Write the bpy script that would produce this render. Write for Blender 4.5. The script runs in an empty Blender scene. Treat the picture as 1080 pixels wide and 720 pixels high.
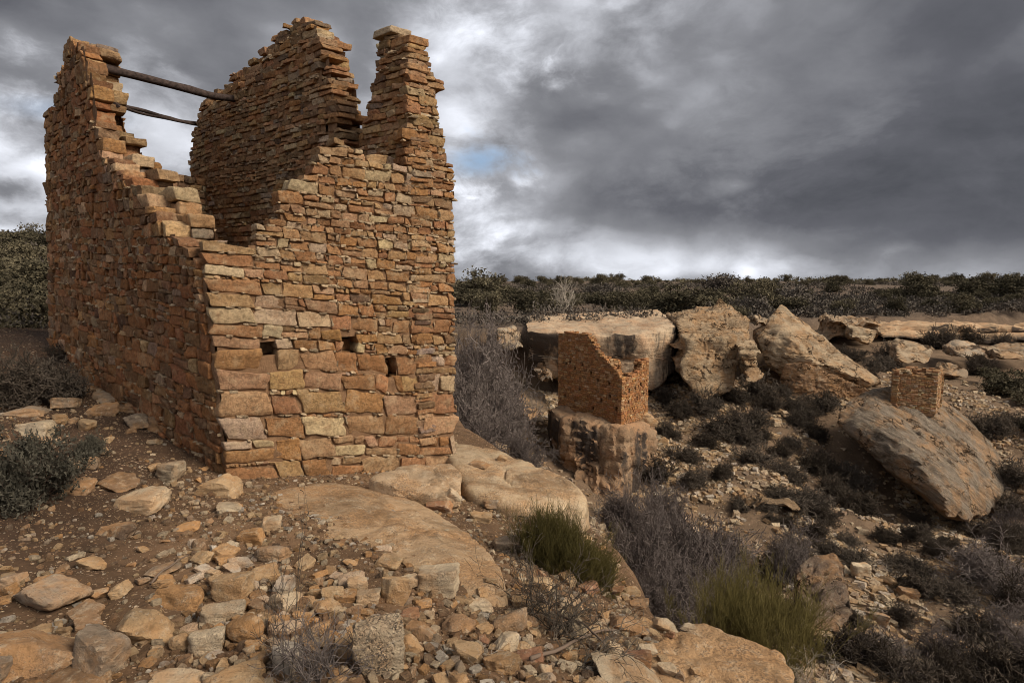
import bpy, bmesh, math, random
import numpy as np
from mathutils import Vector
from mathutils.bvhtree import BVHTree

R = math.radians
rng = np.random.default_rng(11)
random.seed(5)
S = bpy.context.scene
COL = S.collection

# ------------------------------------------------------------------ camera
EZ = 1.70
F = 600.0
PITCH = math.atan(63 / F)
cd = bpy.data.cameras.new('camera')
cam = bpy.data.objects.new('camera', cd)
COL.objects.link(cam)
cam.location = (0, 0, EZ)
cam.rotation_euler = (R(90) - PITCH, 0, 0)
cd.sensor_width = 36
cd.lens = 36 * F / 1080
cd.clip_start = 0.05
cd.clip_end = 9000
S.camera = cam
CP, SP = math.cos(PITCH), math.sin(PITCH)


def ray(px, py):
    u, v = (px - 540) / F, (360 - py) / F
    return np.array([u, CP + v * SP, v * CP - SP])


def P(px, py, Y):
    d = ray(px, py)
    return np.array([0, 0, EZ]) + d * (Y / d[1])


# ------------------------------------------------------------------ light
SUN_AZ = (0.88, -0.44)          # horizontal direction towards the sun
SUN_EL = R(40)
sd = bpy.data.lights.new('sun', 'SUN')
sun = bpy.data.objects.new('sun', sd)
COL.objects.link(sun)
sd.energy = 2.6
sd.angle = R(26)
sd.color = (1.0, 0.91, 0.78)
hn = math.hypot(*SUN_AZ)
sv = Vector((SUN_AZ[0] / hn * math.cos(SUN_EL), SUN_AZ[1] / hn * math.cos(SUN_EL), math.sin(SUN_EL)))
sun.rotation_euler = sv.to_track_quat('Z', 'Y').to_euler()

S.view_settings.view_transform = 'Standard'
S.view_settings.look = 'None'
S.view_settings.exposure = 1.0
S.view_settings.gamma = 1.0
S.view_settings.use_curve_mapping = False
S.render.engine = 'CYCLES'
S.cycles.max_bounces = 5
S.cycles.diffuse_bounces = 3
S.cycles.glossy_bounces = 1
S.cycles.use_denoising = True
S.cycles.pixel_filter_type = 'BLACKMAN_HARRIS'
S.cycles.filter_width = 1.0


class NT:
    """small node-tree helper"""
    def __init__(self, tree):
        self.t = tree
        tree.nodes.clear()

    def n(self, typ, props=None, **ins):
        nd = self.t.nodes.new(typ)
        for k, v in (props or {}).items():
            setattr(nd, k, v)
        for k, v in ins.items():
            key = int(k[1:]) if (k[0] == 'i' and k[1:].isdigit()) else k.replace('_', ' ')
            sk = nd.inputs[key]
            if isinstance(v, bpy.types.NodeSocket):
                self.t.links.new(v, sk)
            else:
                sk.default_value = v
        return nd

    def m(self, op, a, b=0.0, c=0.0, clamp=False):
        return self.n('ShaderNodeMath', {'operation': op, 'use_clamp': clamp}, i0=a, i1=b, i2=c).outputs[0]

    def vm(self, op, a, b=(0, 0, 0)):
        nd = self.n('ShaderNodeVectorMath', {'operation': op}, i0=a, i1=b)
        return nd.outputs[1] if op in ('DOT_PRODUCT', 'LENGTH', 'DISTANCE') else nd.outputs[0]

    def noise(self, vec, scale, detail=4.0, rough=0.55, dist=0.0):
        return self.n('ShaderNodeTexNoise', None, Vector=vec, Scale=scale, Detail=detail,
                      Roughness=rough, Distortion=dist).outputs[0]

    def mr(self, v, a, b, c=0.0, d=1.0, kind='SMOOTHSTEP'):
        nd = self.n('ShaderNodeMapRange', {'interpolation_type': kind, 'clamp': True} if kind == 'LINEAR'
                    else {'interpolation_type': kind}, i0=v, i1=a, i2=b, i3=c, i4=d)
        return nd.outputs[0]

    def mix(self, f, a, b, mode='MIX'):
        nd = self.t.nodes.new('ShaderNodeMix')
        nd.data_type = 'RGBA'
        nd.blend_type = mode
        for i, v in ((0, f), (6, a), (7, b)):
            if isinstance(v, bpy.types.NodeSocket):
                self.t.links.new(v, nd.inputs[i])
            else:
                nd.inputs[i].default_value = v if i == 0 else (tuple(v) + (1,))[:4]
        return nd.outputs[2]

    def ramp(self, f, stops):
        nd = self.t.nodes.new('ShaderNodeValToRGB')
        self.t.links.new(f, nd.inputs[0])
        e = nd.color_ramp.elements
        while len(e) < len(stops):
            e.new(0.5)
        for el, (p, c) in zip(e, stops):
            el.position = p
            el.color = (tuple(c) + (1,))[:4] if hasattr(c, '__len__') else (c, c, c, 1)
        return nd.outputs[0]

    def scale(self, col, f):
        return self.n('ShaderNodeVectorMath', {'operation': 'SCALE'}, i0=col, Scale=f).outputs[0]


# ------------------------------------------------------------------ sky (world)
W = bpy.data.worlds.new('World')
S.world = W
W.use_nodes = True
w = NT(W.node_tree)
gen = w.n('ShaderNodeTexCoord').outputs['Generated']
sky = w.n('ShaderNodeTexSky', {'sky_type': 'NISHITA', 'sun_disc': False, 'sun_elevation': SUN_EL,
                               'sun_rotation': math.atan2(SUN_AZ[0], SUN_AZ[1])}).outputs[0]
# a layered cloud deck seen in perspective
sep = w.n('ShaderNodeSeparateXYZ', None, i0=gen)
flat = w.vm('MULTIPLY', gen, (1.7, 1.7, 3.1))
warp = w.n('ShaderNodeTexNoise', None, Vector=flat, Scale=1.6, Detail=5.0, Roughness=0.55).outputs[1]
flat2 = w.vm('ADD', flat, w.scale(w.vm('SUBTRACT', warp, (0.5, 0.5, 0.5)), 0.30))
n1 = w.noise(flat2, 1.3, 12.0, 0.50)
n2 = w.noise(w.vm('ADD', flat2, (7.3, 2.1, 0)), 3.8, 12.0, 0.62)
cl = w.m('ADD', w.m('MULTIPLY', n1, 0.64), w.m('MULTIPLY', n2, 0.36))
# billows: rounded cells inside cells, for the cloud edges
b1 = w.n('ShaderNodeTexVoronoi', {'feature': 'SMOOTH_F1'}, Vector=flat2, Scale=4.0, Smoothness=0.8).outputs[0]
b2 = w.n('ShaderNodeTexVoronoi', {'feature': 'SMOOTH_F1'}, Vector=flat2, Scale=10.0, Smoothness=0.8).outputs[0]
bil = w.m('ADD', w.m('MULTIPLY', b1, 0.65), w.m('MULTIPLY', b2, 0.35))
wob = w.m('SUBTRACT', w.noise(flat2, 4.5, 12.0, 0.64), 0.5)
wob2 = w.m('MULTIPLY', w.m('SUBTRACT', bil, 0.42), 0.8)


def lobe(px, py, rx, ry, amp, wobble=0.9, soft=1.0, d=None):
    """bright or dark part of the cloud deck, or added unseen fill, round a direction; rx, ry in degrees"""
    d = ray(px, py) if d is None else np.array(d)
    d = d / np.linalg.norm(d)
    right = np.cross(d, (0, 0, 1)); right /= np.linalg.norm(right)
    up = np.cross(right, d)
    a = w.m('DIVIDE', w.vm('DOT_PRODUCT', gen, tuple(right)), math.sin(R(rx)))
    b = w.m('DIVIDE', w.vm('DOT_PRODUCT', gen, tuple(up)), math.sin(R(ry)))
    front = w.mr(w.vm('DOT_PRODUCT', gen, tuple(d)), 0.0, 0.45)
    r = w.m('SQRT', w.m('ADD', w.m('MULTIPLY', a, a), w.m('MULTIPLY', b, b)))
    r = w.m('ADD', r, w.m('ADD', w.m('MULTIPLY', wob, wobble * 1.9), w.m('MULTIPLY', wob2, wobble * 1.2)))
    f = w.mr(r, 1.0 + 0.5 * soft, max(0.0, 1.0 - soft), 0.0, 1.0)
    return w.m('MULTIPLY', w.m('MULTIPLY', f, front), amp)


val = w.m('MULTIPLY_ADD', w.m('SUBTRACT', cl, 0.5), 0.80, 0.40)
val = w.m('ADD', val, w.m('MULTIPLY', w.m('SUBTRACT', bil, 0.42), -0.34))
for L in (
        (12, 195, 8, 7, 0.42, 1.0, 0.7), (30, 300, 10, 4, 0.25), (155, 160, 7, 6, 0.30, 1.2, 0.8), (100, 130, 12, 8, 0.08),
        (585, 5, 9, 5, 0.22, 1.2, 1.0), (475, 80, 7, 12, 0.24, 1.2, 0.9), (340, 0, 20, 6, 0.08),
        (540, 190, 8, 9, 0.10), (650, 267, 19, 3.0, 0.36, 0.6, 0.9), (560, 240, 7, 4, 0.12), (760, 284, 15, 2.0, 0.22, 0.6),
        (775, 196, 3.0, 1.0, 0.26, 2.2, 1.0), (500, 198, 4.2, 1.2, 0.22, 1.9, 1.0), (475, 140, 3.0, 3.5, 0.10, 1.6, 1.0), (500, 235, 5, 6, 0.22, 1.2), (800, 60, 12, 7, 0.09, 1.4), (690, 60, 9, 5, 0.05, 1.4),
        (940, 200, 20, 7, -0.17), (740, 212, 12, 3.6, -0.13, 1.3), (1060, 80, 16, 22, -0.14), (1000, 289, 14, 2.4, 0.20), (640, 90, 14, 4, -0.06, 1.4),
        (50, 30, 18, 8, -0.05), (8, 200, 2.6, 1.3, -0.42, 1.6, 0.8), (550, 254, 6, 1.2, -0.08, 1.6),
        (0, 0, 65, 50, 0.42, 0.5, 1.0, (-0.7, -0.75, 0.5)), (0, 0, 55, 40, 0.40, 0.5, 1.0, (0.8, -0.6, 0.6))):  # two bright patches out of view, added as soft fill light
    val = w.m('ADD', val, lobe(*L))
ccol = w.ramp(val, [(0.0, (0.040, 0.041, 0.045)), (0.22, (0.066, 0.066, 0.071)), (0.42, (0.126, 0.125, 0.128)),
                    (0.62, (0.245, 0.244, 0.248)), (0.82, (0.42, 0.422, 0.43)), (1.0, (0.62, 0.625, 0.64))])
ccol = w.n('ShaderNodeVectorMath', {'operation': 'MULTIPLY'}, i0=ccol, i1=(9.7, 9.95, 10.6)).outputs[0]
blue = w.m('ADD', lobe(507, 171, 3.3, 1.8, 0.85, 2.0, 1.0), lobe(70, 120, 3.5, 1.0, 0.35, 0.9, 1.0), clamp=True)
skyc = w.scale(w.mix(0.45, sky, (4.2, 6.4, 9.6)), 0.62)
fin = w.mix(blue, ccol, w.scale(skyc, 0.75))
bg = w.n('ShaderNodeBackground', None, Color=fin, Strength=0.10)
out = w.n('ShaderNodeOutputWorld', None, Surface=bg.outputs[0])


# ------------------------------------------------------------------ numpy noise
def _hash(ix, iy, iz):
    h = (ix.astype(np.int64) * 374761393 + iy.astype(np.int64) * 668265263 + iz.astype(np.int64) * 2147483647 // 7) & 0xffffffff
    h = ((h ^ (h >> 13)) * 1274126177) & 0xffffffff
    h = ((h ^ (h >> 16)) * 2246822519) & 0xffffffff
    return ((h ^ (h >> 15)) & 0xffff) / 32767.5 - 1.0


def vnoise(p):
    i = np.floor(p).astype(np.int64)
    f = p - i
    f = f * f * f * (f * (f * 6 - 15) + 10)
    x, y, z = i[..., 0], i[..., 1], i[..., 2]
    fx, fy, fz = f[..., 0], f[..., 1], f[..., 2]
    def l(a, b, t): return a + (b - a) * t
    return l(l(l(_hash(x, y, z), _hash(x + 1, y, z), fx), l(_hash(x, y + 1, z), _hash(x + 1, y + 1, z), fx), fy),
             l(l(_hash(x, y, z + 1), _hash(x + 1, y, z + 1), fx), l(_hash(x, y + 1, z + 1), _hash(x + 1, y + 1, z + 1), fx), fy), fz)


def fbm(p, octv=4, gain=0.5):
    s, a = 0, 1.0
    for k in range(octv):
        s = s + a * vnoise(p * (2.03 ** k) + 17.3 * k)
        a *= gain
    return s


def sst(a, b, x):
    t = np.clip((x - a) / (b - a), 0, 1)
    return t * t * (3 - 2 * t)


# ------------------------------------------------------------------ mesh and object helpers
def mesh(name, V, faces, smooth=True, sharp=None, col=None):
    """faces: list of integer arrays (n,3) or (n,4)"""
    V = np.ascontiguousarray(V, dtype=np.float32).reshape(-1, 3)
    me = bpy.data.meshes.new(name)
    faces = [np.asarray(f, dtype=np.int32) for f in faces if len(f)]
    nl = sum(f.size for f in faces)
    npol = sum(len(f) for f in faces)
    me.vertices.add(len(V)); me.vertices.foreach_set('co', V.ravel())
    me.loops.add(nl); me.loops.foreach_set('vertex_index', np.concatenate([f.ravel() for f in faces]))
    tot = np.concatenate([np.full(len(f), f.shape[1], dtype=np.int32) for f in faces])
    st = np.concatenate([[0], np.cumsum(tot)[:-1]]).astype(np.int32)
    me.polygons.add(npol)
    me.polygons.foreach_set('loop_start', st)
    me.polygons.foreach_set('use_smooth', np.full(npol, smooth, dtype=bool))
    me.update(calc_edges=True)
    if smooth and sharp:
        me.set_sharp_from_angle(angle=R(sharp))
    if col is not None:
        a = me.attributes.new('Col', 'FLOAT_COLOR', 'POINT')
        c = np.ones((len(V), 4), dtype=np.float32); c[:, :3] = col
        a.data.foreach_set('color', c.ravel())
    return me


def link(name, me, mat=None, parent=None, loc=None):
    o = bpy.data.objects.new(name, me)
    COL.objects.link(o)
    if mat is not None and me is not None and not me.materials:
        me.materials.append(mat)
    if parent is not None:
        o.parent = parent
    if loc is not None:
        o.location = tuple(loc)
    return o


def tag(o, label=None, cat=None, group=None, kind=None):
    if label: o['label'] = label
    if cat: o['category'] = cat
    if group: o['group'] = group
    if kind: o['kind'] = kind
    return o


def empty(name, loc, label, cat, group=None):
    o = bpy.data.objects.new(name, None)
    o.empty_display_size = 0.3
    COL.objects.link(o)
    o.location = tuple(loc)
    return tag(o, label, cat, group)


# ------------------------------------------------------------------ materials
def new_mat(name):
    m = bpy.data.materials.new(name)
    m.use_nodes = True
    return m, NT(m.node_tree)


def finish(t, col, rough=0.92, bump=None, spec=0.15):
    b = t.n('ShaderNodeBsdfPrincipled', None, Base_Color=col, Roughness=rough)
    b.inputs['Specular IOR Level'].default_value = spec
    if bump is not None:
        t.t.links.new(bump, b.inputs['Normal'])
    t.n('ShaderNodeOutputMaterial', None, Surface=b.outputs[0])


def bump_of(t, h, dist, strength=1.0, normal=None):
    nd = t.n('ShaderNodeBump', None, Height=h, Distance=dist, Strength=strength)
    if normal is not None:
        t.t.links.new(normal, nd.inputs['Normal'])
    return nd.outputs[0]


def mat_masonry(name='masonry', fine=1.0):
    m, t = new_mat(name)
    pos = t.n('ShaderNodeNewGeometry').outputs['Position']
    c = t.n('ShaderNodeAttribute', {'attribute_name': 'Col'}).outputs[0]
    nL = t.noise(pos, 1.3 * fine, 4, 0.55)
    nA = t.noise(pos, 6.0 * fine, 6, 0.65)
    nB = t.noise(pos, 26.0 * fine, 6, 0.7)
    nC = t.noise(pos, 120.0 * fine, 5, 0.75)
    c = t.mix(t.mr(nL, 0.45, 0.60, 0, 0.35), c, t.mix(0.7, c, (0.31, 0.160, 0.075)))
    c = t.mix(t.mr(nB, 0.40, 0.62, 0, 0.9), c, t.scale(c, 0.55))
    c = t.mix(t.mr(nA, 0.50, 0.66, 0, 0.7), c, t.mix(0.55, c, (0.50, 0.36, 0.21)))
    c = t.mix(t.mr(nA, 0.47, 0.36, 0, 0.6), c, t.mix(0.6, c, (0.26, 0.125, 0.055)))
    c = t.mix(t.m('MULTIPLY', t.mr(nC, 0.53, 0.64, 0, 0.85), t.mr(t.noise(pos, 9.0 * fine, 5, 0.7), 0.44, 0.60)), c, (0.055, 0.042, 0.032))
    c = t.mix(t.mr(t.noise(pos, 55 * fine, 4, 0.7), 0.60, 0.70, 0, 0.45), c, (0.52, 0.43, 0.30))
    h = t.m('ADD', t.m('MULTIPLY', nB, 0.9), t.m('MULTIPLY', nC, 0.6))
    finish(t, c, 0.95, bump_of(t, h, 0.035 / fine, 1.0))
    return m


def mat_mortar():
    m, t = new_mat('mud_mortar')
    pos = t.n('ShaderNodeNewGeometry').outputs['Position']
    nA = t.noise(pos, 9, 5, 0.6)
    nB = t.noise(pos, 70, 5, 0.7)
    c = t.ramp(nA, [(0.3, (0.120, 0.066, 0.035)), (0.7, (0.26, 0.150, 0.080))])
    c = t.mix(t.mr(nB, 0.58, 0.7, 0, 0.7), c, (0.34, 0.23, 0.13))
    finish(t, c, 0.97, bump_of(t, nB, 0.02))
    return m


def mat_rock(name, scale=1.0, lichen=0.5, strata=0.0, pits=0.0, cracks=0.0, bdist=0.06, dip=0.0):
    """sandstone; the object's own colour sets its tone"""
    m, t = new_mat(name)
    g = t.n('ShaderNodeNewGeometry')
    oi = t.n('ShaderNodeObjectInfo')
    rv = t.n('ShaderNodeCombineXYZ', None, i0=oi.outputs['Random'], i1=oi.outputs['Random'], i2=oi.outputs['Random']).outputs[0]
    pos = t.vm('ADD', g.outputs['Position'], t.scale(rv, 7.0))
    base = oi.outputs['Color']
    nA = t.noise(pos, 1.8 * scale, 6, 0.65)
    nB = t.noise(pos, 9.0 * scale, 7, 0.7)
    nC = t.noise(pos, 60.0 * scale, 6, 0.75)
    sp_ = t.n('ShaderNodeSeparateXYZ', None, i0=pos).outputs
    lay = t.vm('MULTIPLY', t.n('ShaderNodeCombineXYZ', None, i0=t.m('MULTIPLY_ADD', sp_[2], -dip, sp_[0]), i1=sp_[1], i2=t.m('MULTIPLY_ADD', sp_[0], dip, sp_[2])).outputs[0], (0.35, 0.35, 2.6))
    nS = t.noise(lay, 2.6 * scale, 8, 0.68, 0.5)
    c = t.mix(t.mr(nA, 0.42, 0.60), base, t.mix(0.6, base, (0.44, 0.235, 0.10)))
    c = t.mix(t.mr(nS, 0.44, 0.62, 0, 0.55 + 0.3 * strata), c, t.scale(c, 0.50))
    c = t.mix(t.mr(nB, 0.50, 0.66, 0, 0.7), c, t.mix(0.55, c, (0.55, 0.44, 0.30)))
    c = t.mix(t.mr(nB, 0.46, 0.34, 0, 0.7), c, t.scale(c, 0.55))
    sp = t.m('MULTIPLY', t.mr(nC, 0.50, 0.62), t.mr(t.noise(pos, 4.5 * scale, 6, 0.7), 0.42, 0.58))
    c = t.mix(t.m('MULTIPLY', sp, lichen), c, (0.050, 0.043, 0.037))
    c = t.mix(t.mr(t.noise(pos, 22 * scale, 5, 0.7), 0.58, 0.68, 0, 0.45 * lichen), c, (0.42, 0.39, 0.33))
    h = t.m('ADD', t.m('MULTIPLY', nB, 0.9), t.m('MULTIPLY', nC, 0.35))
    h = t.m('ADD', h, t.m('MULTIPLY', nS, 0.9 * strata + 0.15))
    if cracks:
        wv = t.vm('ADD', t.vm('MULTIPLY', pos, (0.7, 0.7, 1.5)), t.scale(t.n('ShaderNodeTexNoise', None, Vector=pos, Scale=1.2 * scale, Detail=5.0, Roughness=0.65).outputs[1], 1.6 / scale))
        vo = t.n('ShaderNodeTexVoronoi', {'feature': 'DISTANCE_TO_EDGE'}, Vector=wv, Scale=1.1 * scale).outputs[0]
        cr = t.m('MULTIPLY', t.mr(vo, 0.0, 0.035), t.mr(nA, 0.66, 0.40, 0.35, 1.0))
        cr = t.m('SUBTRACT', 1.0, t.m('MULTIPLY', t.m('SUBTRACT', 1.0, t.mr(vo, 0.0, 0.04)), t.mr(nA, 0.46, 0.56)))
        c = t.mix(cr, t.scale(c, 0.30), c)  # crack lines darkened in colour to suggest shade in the recess
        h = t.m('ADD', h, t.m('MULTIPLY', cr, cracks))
    if pits:
        vo = t.n('ShaderNodeTexVoronoi', None, Vector=t.vm('ADD', pos, t.scale(t.n('ShaderNodeTexNoise', None, Vector=pos, Scale=14.0).outputs[1], 0.06)), Scale=24.0 * scale).outputs[0]
        pt = t.mr(vo, 0.05, 0.42)
        h = t.m('ADD', h, t.m('MULTIPLY', pt, pits * 0.25))
        c = t.mix(t.m('MULTIPLY', t.m('MULTIPLY', t.mr(nC, 0.46, 0.54), t.mr(nA, 0.42, 0.56)), min(1.0, pits)), c, (0.05, 0.042, 0.035))
    finish(t, c, 0.95, bump_of(t, h, bdist / scale, 1.0))
    return m


def mat_varnish_shade(name, scale, base_dark, amount):
    """sandstone with dark mineral streaks down a cliff face, and undercut shade painted in"""
    m, t = new_mat(name)
    g = t.n('ShaderNodeNewGeometry')
    pos = g.outputs['Position']
    base = t.n('ShaderNodeObjectInfo').outputs['Color']
    nB = t.noise(pos, 1.8 * scale, 6, 0.65)
    nC = t.noise(pos, 9.0 * scale, 5, 0.7)
    st = t.noise(t.vm('MULTIPLY', pos, (1.0, 1.0, 0.14)), 0.9 * scale, 6, 0.62, 0.3)
    lay = t.noise(t.vm('MULTIPLY', pos, (0.3, 0.3, 2.4)), 1.3 * scale, 6, 0.6, 0.5)
    steep = t.mr(t.n('ShaderNodeSeparateXYZ', None, i0=g.outputs['Normal']).outputs[2], 0.75, 0.25)
    c = t.mix(t.mr(nB, 0.35, 0.7), base, t.mix(0.55, base, (0.40, 0.20, 0.09)))
    c = t.mix(t.mr(lay, 0.45, 0.66, 0, 0.7), c, t.scale(c, 0.6))
    c = t.mix(t.m('MULTIPLY', t.m('MULTIPLY', t.mr(st, 0.43, 0.52), steep), amount), c, base_dark)  # varnish spread wide on steep faces, also painting the caprock's undercut shade
    c = t.mix(t.m('MULTIPLY', t.mr(nC, 0.54, 0.68), 0.55), c, (0.07, 0.06, 0.05))
    h = t.m('ADD', t.m('ADD', t.m('MULTIPLY', nB, 0.8), t.m('MULTIPLY', nC, 0.3)), t.m('MULTIPLY', lay, 0.5))
    finish(t, c, 0.95, bump_of(t, h, 0.16 / scale, 0.9))
    return m


def mat_ground():
    m, t = new_mat('ground_soil')
    pos = t.n('ShaderNodeNewGeometry').outputs['Position']
    zone = t.n('ShaderNodeAttribute', {'attribute_name': 'Col'}).outputs[0]     # soil of each area, left vignetting included
    nA = t.noise(pos, 0.8, 6, 0.6)
    nB = t.noise(pos, 7.0, 6, 0.65)
    nC = t.noise(pos, 45.0, 5, 0.7)
    v1 = t.n('ShaderNodeTexVoronoi', None, Vector=pos, Scale=26.0)
    v2 = t.n('ShaderNodeTexVoronoi', None, Vector=pos, Scale=70.0)
    c = t.mix(t.mr(nA, 0.38, 0.66), t.scale(zone, 0.75), t.scale(zone, 1.2))
    c = t.mix(t.mr(nB, 0.45, 0.7), c, t.scale(c, 0.6))
    r1 = t.n('ShaderNodeSeparateXYZ', None, i0=v1.outputs[1]).outputs
    r2 = t.n('ShaderNodeSeparateXYZ', None, i0=v2.outputs[1]).outputs
    peb1 = t.m('MULTIPLY', t.mr(v1.outputs[0], 0.42, 0.30), t.m('GREATER_THAN', r1[0], 0.80))
    peb2 = t.m('MULTIPLY', t.mr(v2.outputs[0], 0.42, 0.30), t.m('GREATER_THAN', r2[0], 0.72))
    peb = t.m('MAXIMUM', peb1, peb2)
    pc = t.ramp(t.m('ADD', t.m('MULTIPLY', r1[1], 0.5), t.m('MULTIPLY', r2[1], 0.5)),
                [(0.2, (0.20, 0.12, 0.07)), (0.5, (0.34, 0.22, 0.13)), (0.8, (0.48, 0.36, 0.24))])
    c = t.mix(t.m('MULTIPLY', peb, t.mr(nB, 0.30, 0.55, 0.25, 0.9)), c, pc)
    h = t.m('ADD', t.m('ADD', t.m('MULTIPLY', nB, 0.8), t.m('MULTIPLY', nC, 0.5)), t.m('MULTIPLY', peb, 0.35))
    finish(t, c, 0.97, bump_of(t, h, 0.035, 1.0))
    return m


def mat_leaf(name, c0, c1, rough=0.8):
    m, t = new_mat(name)
    pos = t.n('ShaderNodeNewGeometry')
    oi = t.n('ShaderNodeObjectInfo')
    f = t.m('ADD', t.m('MULTIPLY', pos.outputs['Random Per Island'], 0.5), t.m('MULTIPLY', oi.outputs['Random'], 0.5))
    c = t.ramp(f, [(0.1, c0), (0.9, c1)])
    finish(t, c, rough, None, 0.0)
    return m


def mat_wood(name, c0, c1, sc=6.0):
    m, t = new_mat(name)
    pos = t.n('ShaderNodeTexCoord').outputs['Object']
    nB = t.noise(t.vm('MULTIPLY', pos, (0.15, 1, 1)), sc * 4, 5, 0.65)
    c = t.ramp(nB, [(0.3, c0), (0.7, c1)])
    finish(t, c, 0.9, bump_of(t, nB, 0.01))
    return m


M_STONE = mat_masonry()
M_STONE_FAR = mat_masonry('far_masonry', 0.5)
M_MORTAR = mat_mortar()
M_ROCK = mat_rock('sandstone_rock', 1.6, 0.55, 0.4)
M_ROCKP = mat_rock('pitted_rock', 1.6, 0.9, 0.2, pits=1.0)
M_SLAB = mat_rock('bedrock', 1.0, 0.55, 0.5, pits=0.35, bdist=0.045)
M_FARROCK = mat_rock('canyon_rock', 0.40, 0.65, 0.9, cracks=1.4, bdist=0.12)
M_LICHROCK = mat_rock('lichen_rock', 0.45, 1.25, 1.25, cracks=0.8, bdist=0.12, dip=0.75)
M_CLIFF = mat_varnish_shade('varnish_shade_cliff', 0.55, (0.028, 0.024, 0.022), 0.9)
M_GROUND = mat_ground()
M_TWIG = mat_leaf('grey_twigs', (0.06, 0.047, 0.042), (0.19, 0.155, 0.136))
M_TWIGDARK = mat_leaf('dark_twigs', (0.034, 0.026, 0.019), (0.112, 0.090, 0.070))
M_TWIGPALE = mat_leaf('bleached_twigs', (0.20, 0.165, 0.13), (0.36, 0.31, 0.25))
M_TWIGBROWN = mat_leaf('brown_twigs', (0.07, 0.05, 0.038), (0.16, 0.115, 0.085))
M_EPHEDRA = mat_leaf('green_stems', (0.046, 0.039, 0.014), (0.138, 0.110, 0.040))
M_SAGE = mat_leaf('sage_leaves', (0.040, 0.036, 0.027), (0.098, 0.088, 0.066))
M_JUNIPER = mat_leaf('juniper_sprays', (0.030, 0.027, 0.018), (0.135, 0.112, 0.070))
M_SCRUB = mat_leaf('scrub_leaves', (0.055, 0.046, 0.037), (0.165, 0.138, 0.112))
M_BARK = mat_leaf('bark', (0.07, 0.055, 0.045), (0.13, 0.105, 0.09))
M_BEAM = mat_wood('weathered_beam', (0.018, 0.012, 0.010), (0.070, 0.048, 0.040))


# ------------------------------------------------------------------ terrain
def tps(pts):
    A = np.array(pts, dtype=float)
    xy, z = A[:, :2], A[:, 2]
    n = len(A)
    def phi(r2): return 0.5 * r2 * np.log(r2 + 1e-9)
    K = phi(((xy[:, None] - xy[None]) ** 2).sum(-1)) + np.eye(n) * 0.02
    Q = np.c_[np.ones(n), xy]
    M = np.block([[K, Q], [Q.T, np.zeros((3, 3))]])
    sol = np.linalg.solve(M, np.r_[z, 0, 0, 0])
    def f(x, y):
        x, y = np.asarray(x, float), np.asarray(y, float)
        o = sol[n] + sol[n + 1] * x + sol[n + 2] * y
        for k in range(n):
            o = o + sol[k] * phi((x - xy[k, 0]) ** 2 + (y - xy[k, 1]) ** 2)
        return o
    return f


TERRACE = tps([(0, 0, -1.68), (-2.2, 2.3, -1.73), (0, 2.3, -1.76), (-1.2, 4.2, -2.05), (-3.09, 6, -2.13), (-0.78, 7.8, -2.62), (-7.44, 9, -1.07),
               (-5.26, 7.5, -1.62), (0.2, 4.2, -2.33), (0.9, 6.2, -2.80), (0.66, 4.0, -2.52), (1.66, 3.17, -2.40), (0.36, 2.7, -2.0),
               (1.2, 2.0, -2.0), (-3, -3, -1.5), (2, -3, -1.8), (-5, 4, -1.66), (-7, 7.6, -1.36), (-8, 3, -1.5), (-12.6, 14, -0.8), (-16, 18, 0.1),
               (-26, 30, 2.0), (-40, 60, 3.0), (-60, 45, 3.5), (-4, 13, -1.9), (-9, 18, -0.9), (-20, 8, -0.6), (-40, 10, 0.5), (-10, -12, -1.2),
               (-90, 90, 3.5), (-120, 10, 2.5), (-100, -100, 0), (20, -60, -2), (-3.4, 4.4, -1.9)])
CANYON = tps([(2.6, 3, -7.0), (4, 7, -7.8), (3.5, 12, -7.6), (0, 12, -6.2), (-1, 18, -5.0), (-6, 22, -4.6), (-10, 32, -4.5), (1.2, 22, -7.4), (6, 20, -9.8),
              (4.4, 14, -8.8), (20.5, 27, -12.4), (17, 27.5, -11.6), (23, 30, -12.8), (27, 26, -12.8), (20.8, 24, -11.6), (5.2, 24.5, -9.9), (2.6, 26, -9.0), (7, 26, -9.6), (2, 38, -8.2), (5, 38.5, -8.3), (9, 37.5, -8.3), (8, 13, -9.8), (12, 13, -10), (20, 13, -10.4), (12.6, 20, -10.6), (15, 19, -10.8), (12, 27, -9.6), (8.5, 30, -8.9),
              (13, 36, -8.2), (19.5, 37, -8.5), (19, 42, -7.2), (38, 50, -8.6), (45, 52, -9.2), (30, 34, -9.6), (58, 72, -8.4), (45, 70, -8.3),
              (40, 22, -12), (80, 30, -15), (100, 70, -9), (160, 30, -15), (60, -30, -16), (20, -30, -12), (8, -10, -9.5), (-18, 40, -4.2), (5, 34, -8.3), (25, 51, -7.9), (33, 64, -8.3)])
RIM = np.array([(3.4, -200), (3.4, -12), (2.4, 0), (2.0, 2.2), (1.75, 3.2), (1.15, 4.2), (1.05, 5.4), (0.95, 6.3), (0.3, 8.4), (-1.0, 10.2), (-2.2, 12.5),
                (-4, 16), (-9, 22), (-16, 30), (-26, 42), (-60, 56), (-400, 120)], float)
FARRIM = np.array([(-400, 124), (-60, 58), (-26, 45), (-14, 46), (-4, 44), (0.5, 43), (11, 45), (20, 49), (26, 56), (33, 71), (40, 80.5), (58, 81.5), (90, 82), (200, 86), (900, 120)], float)


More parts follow.
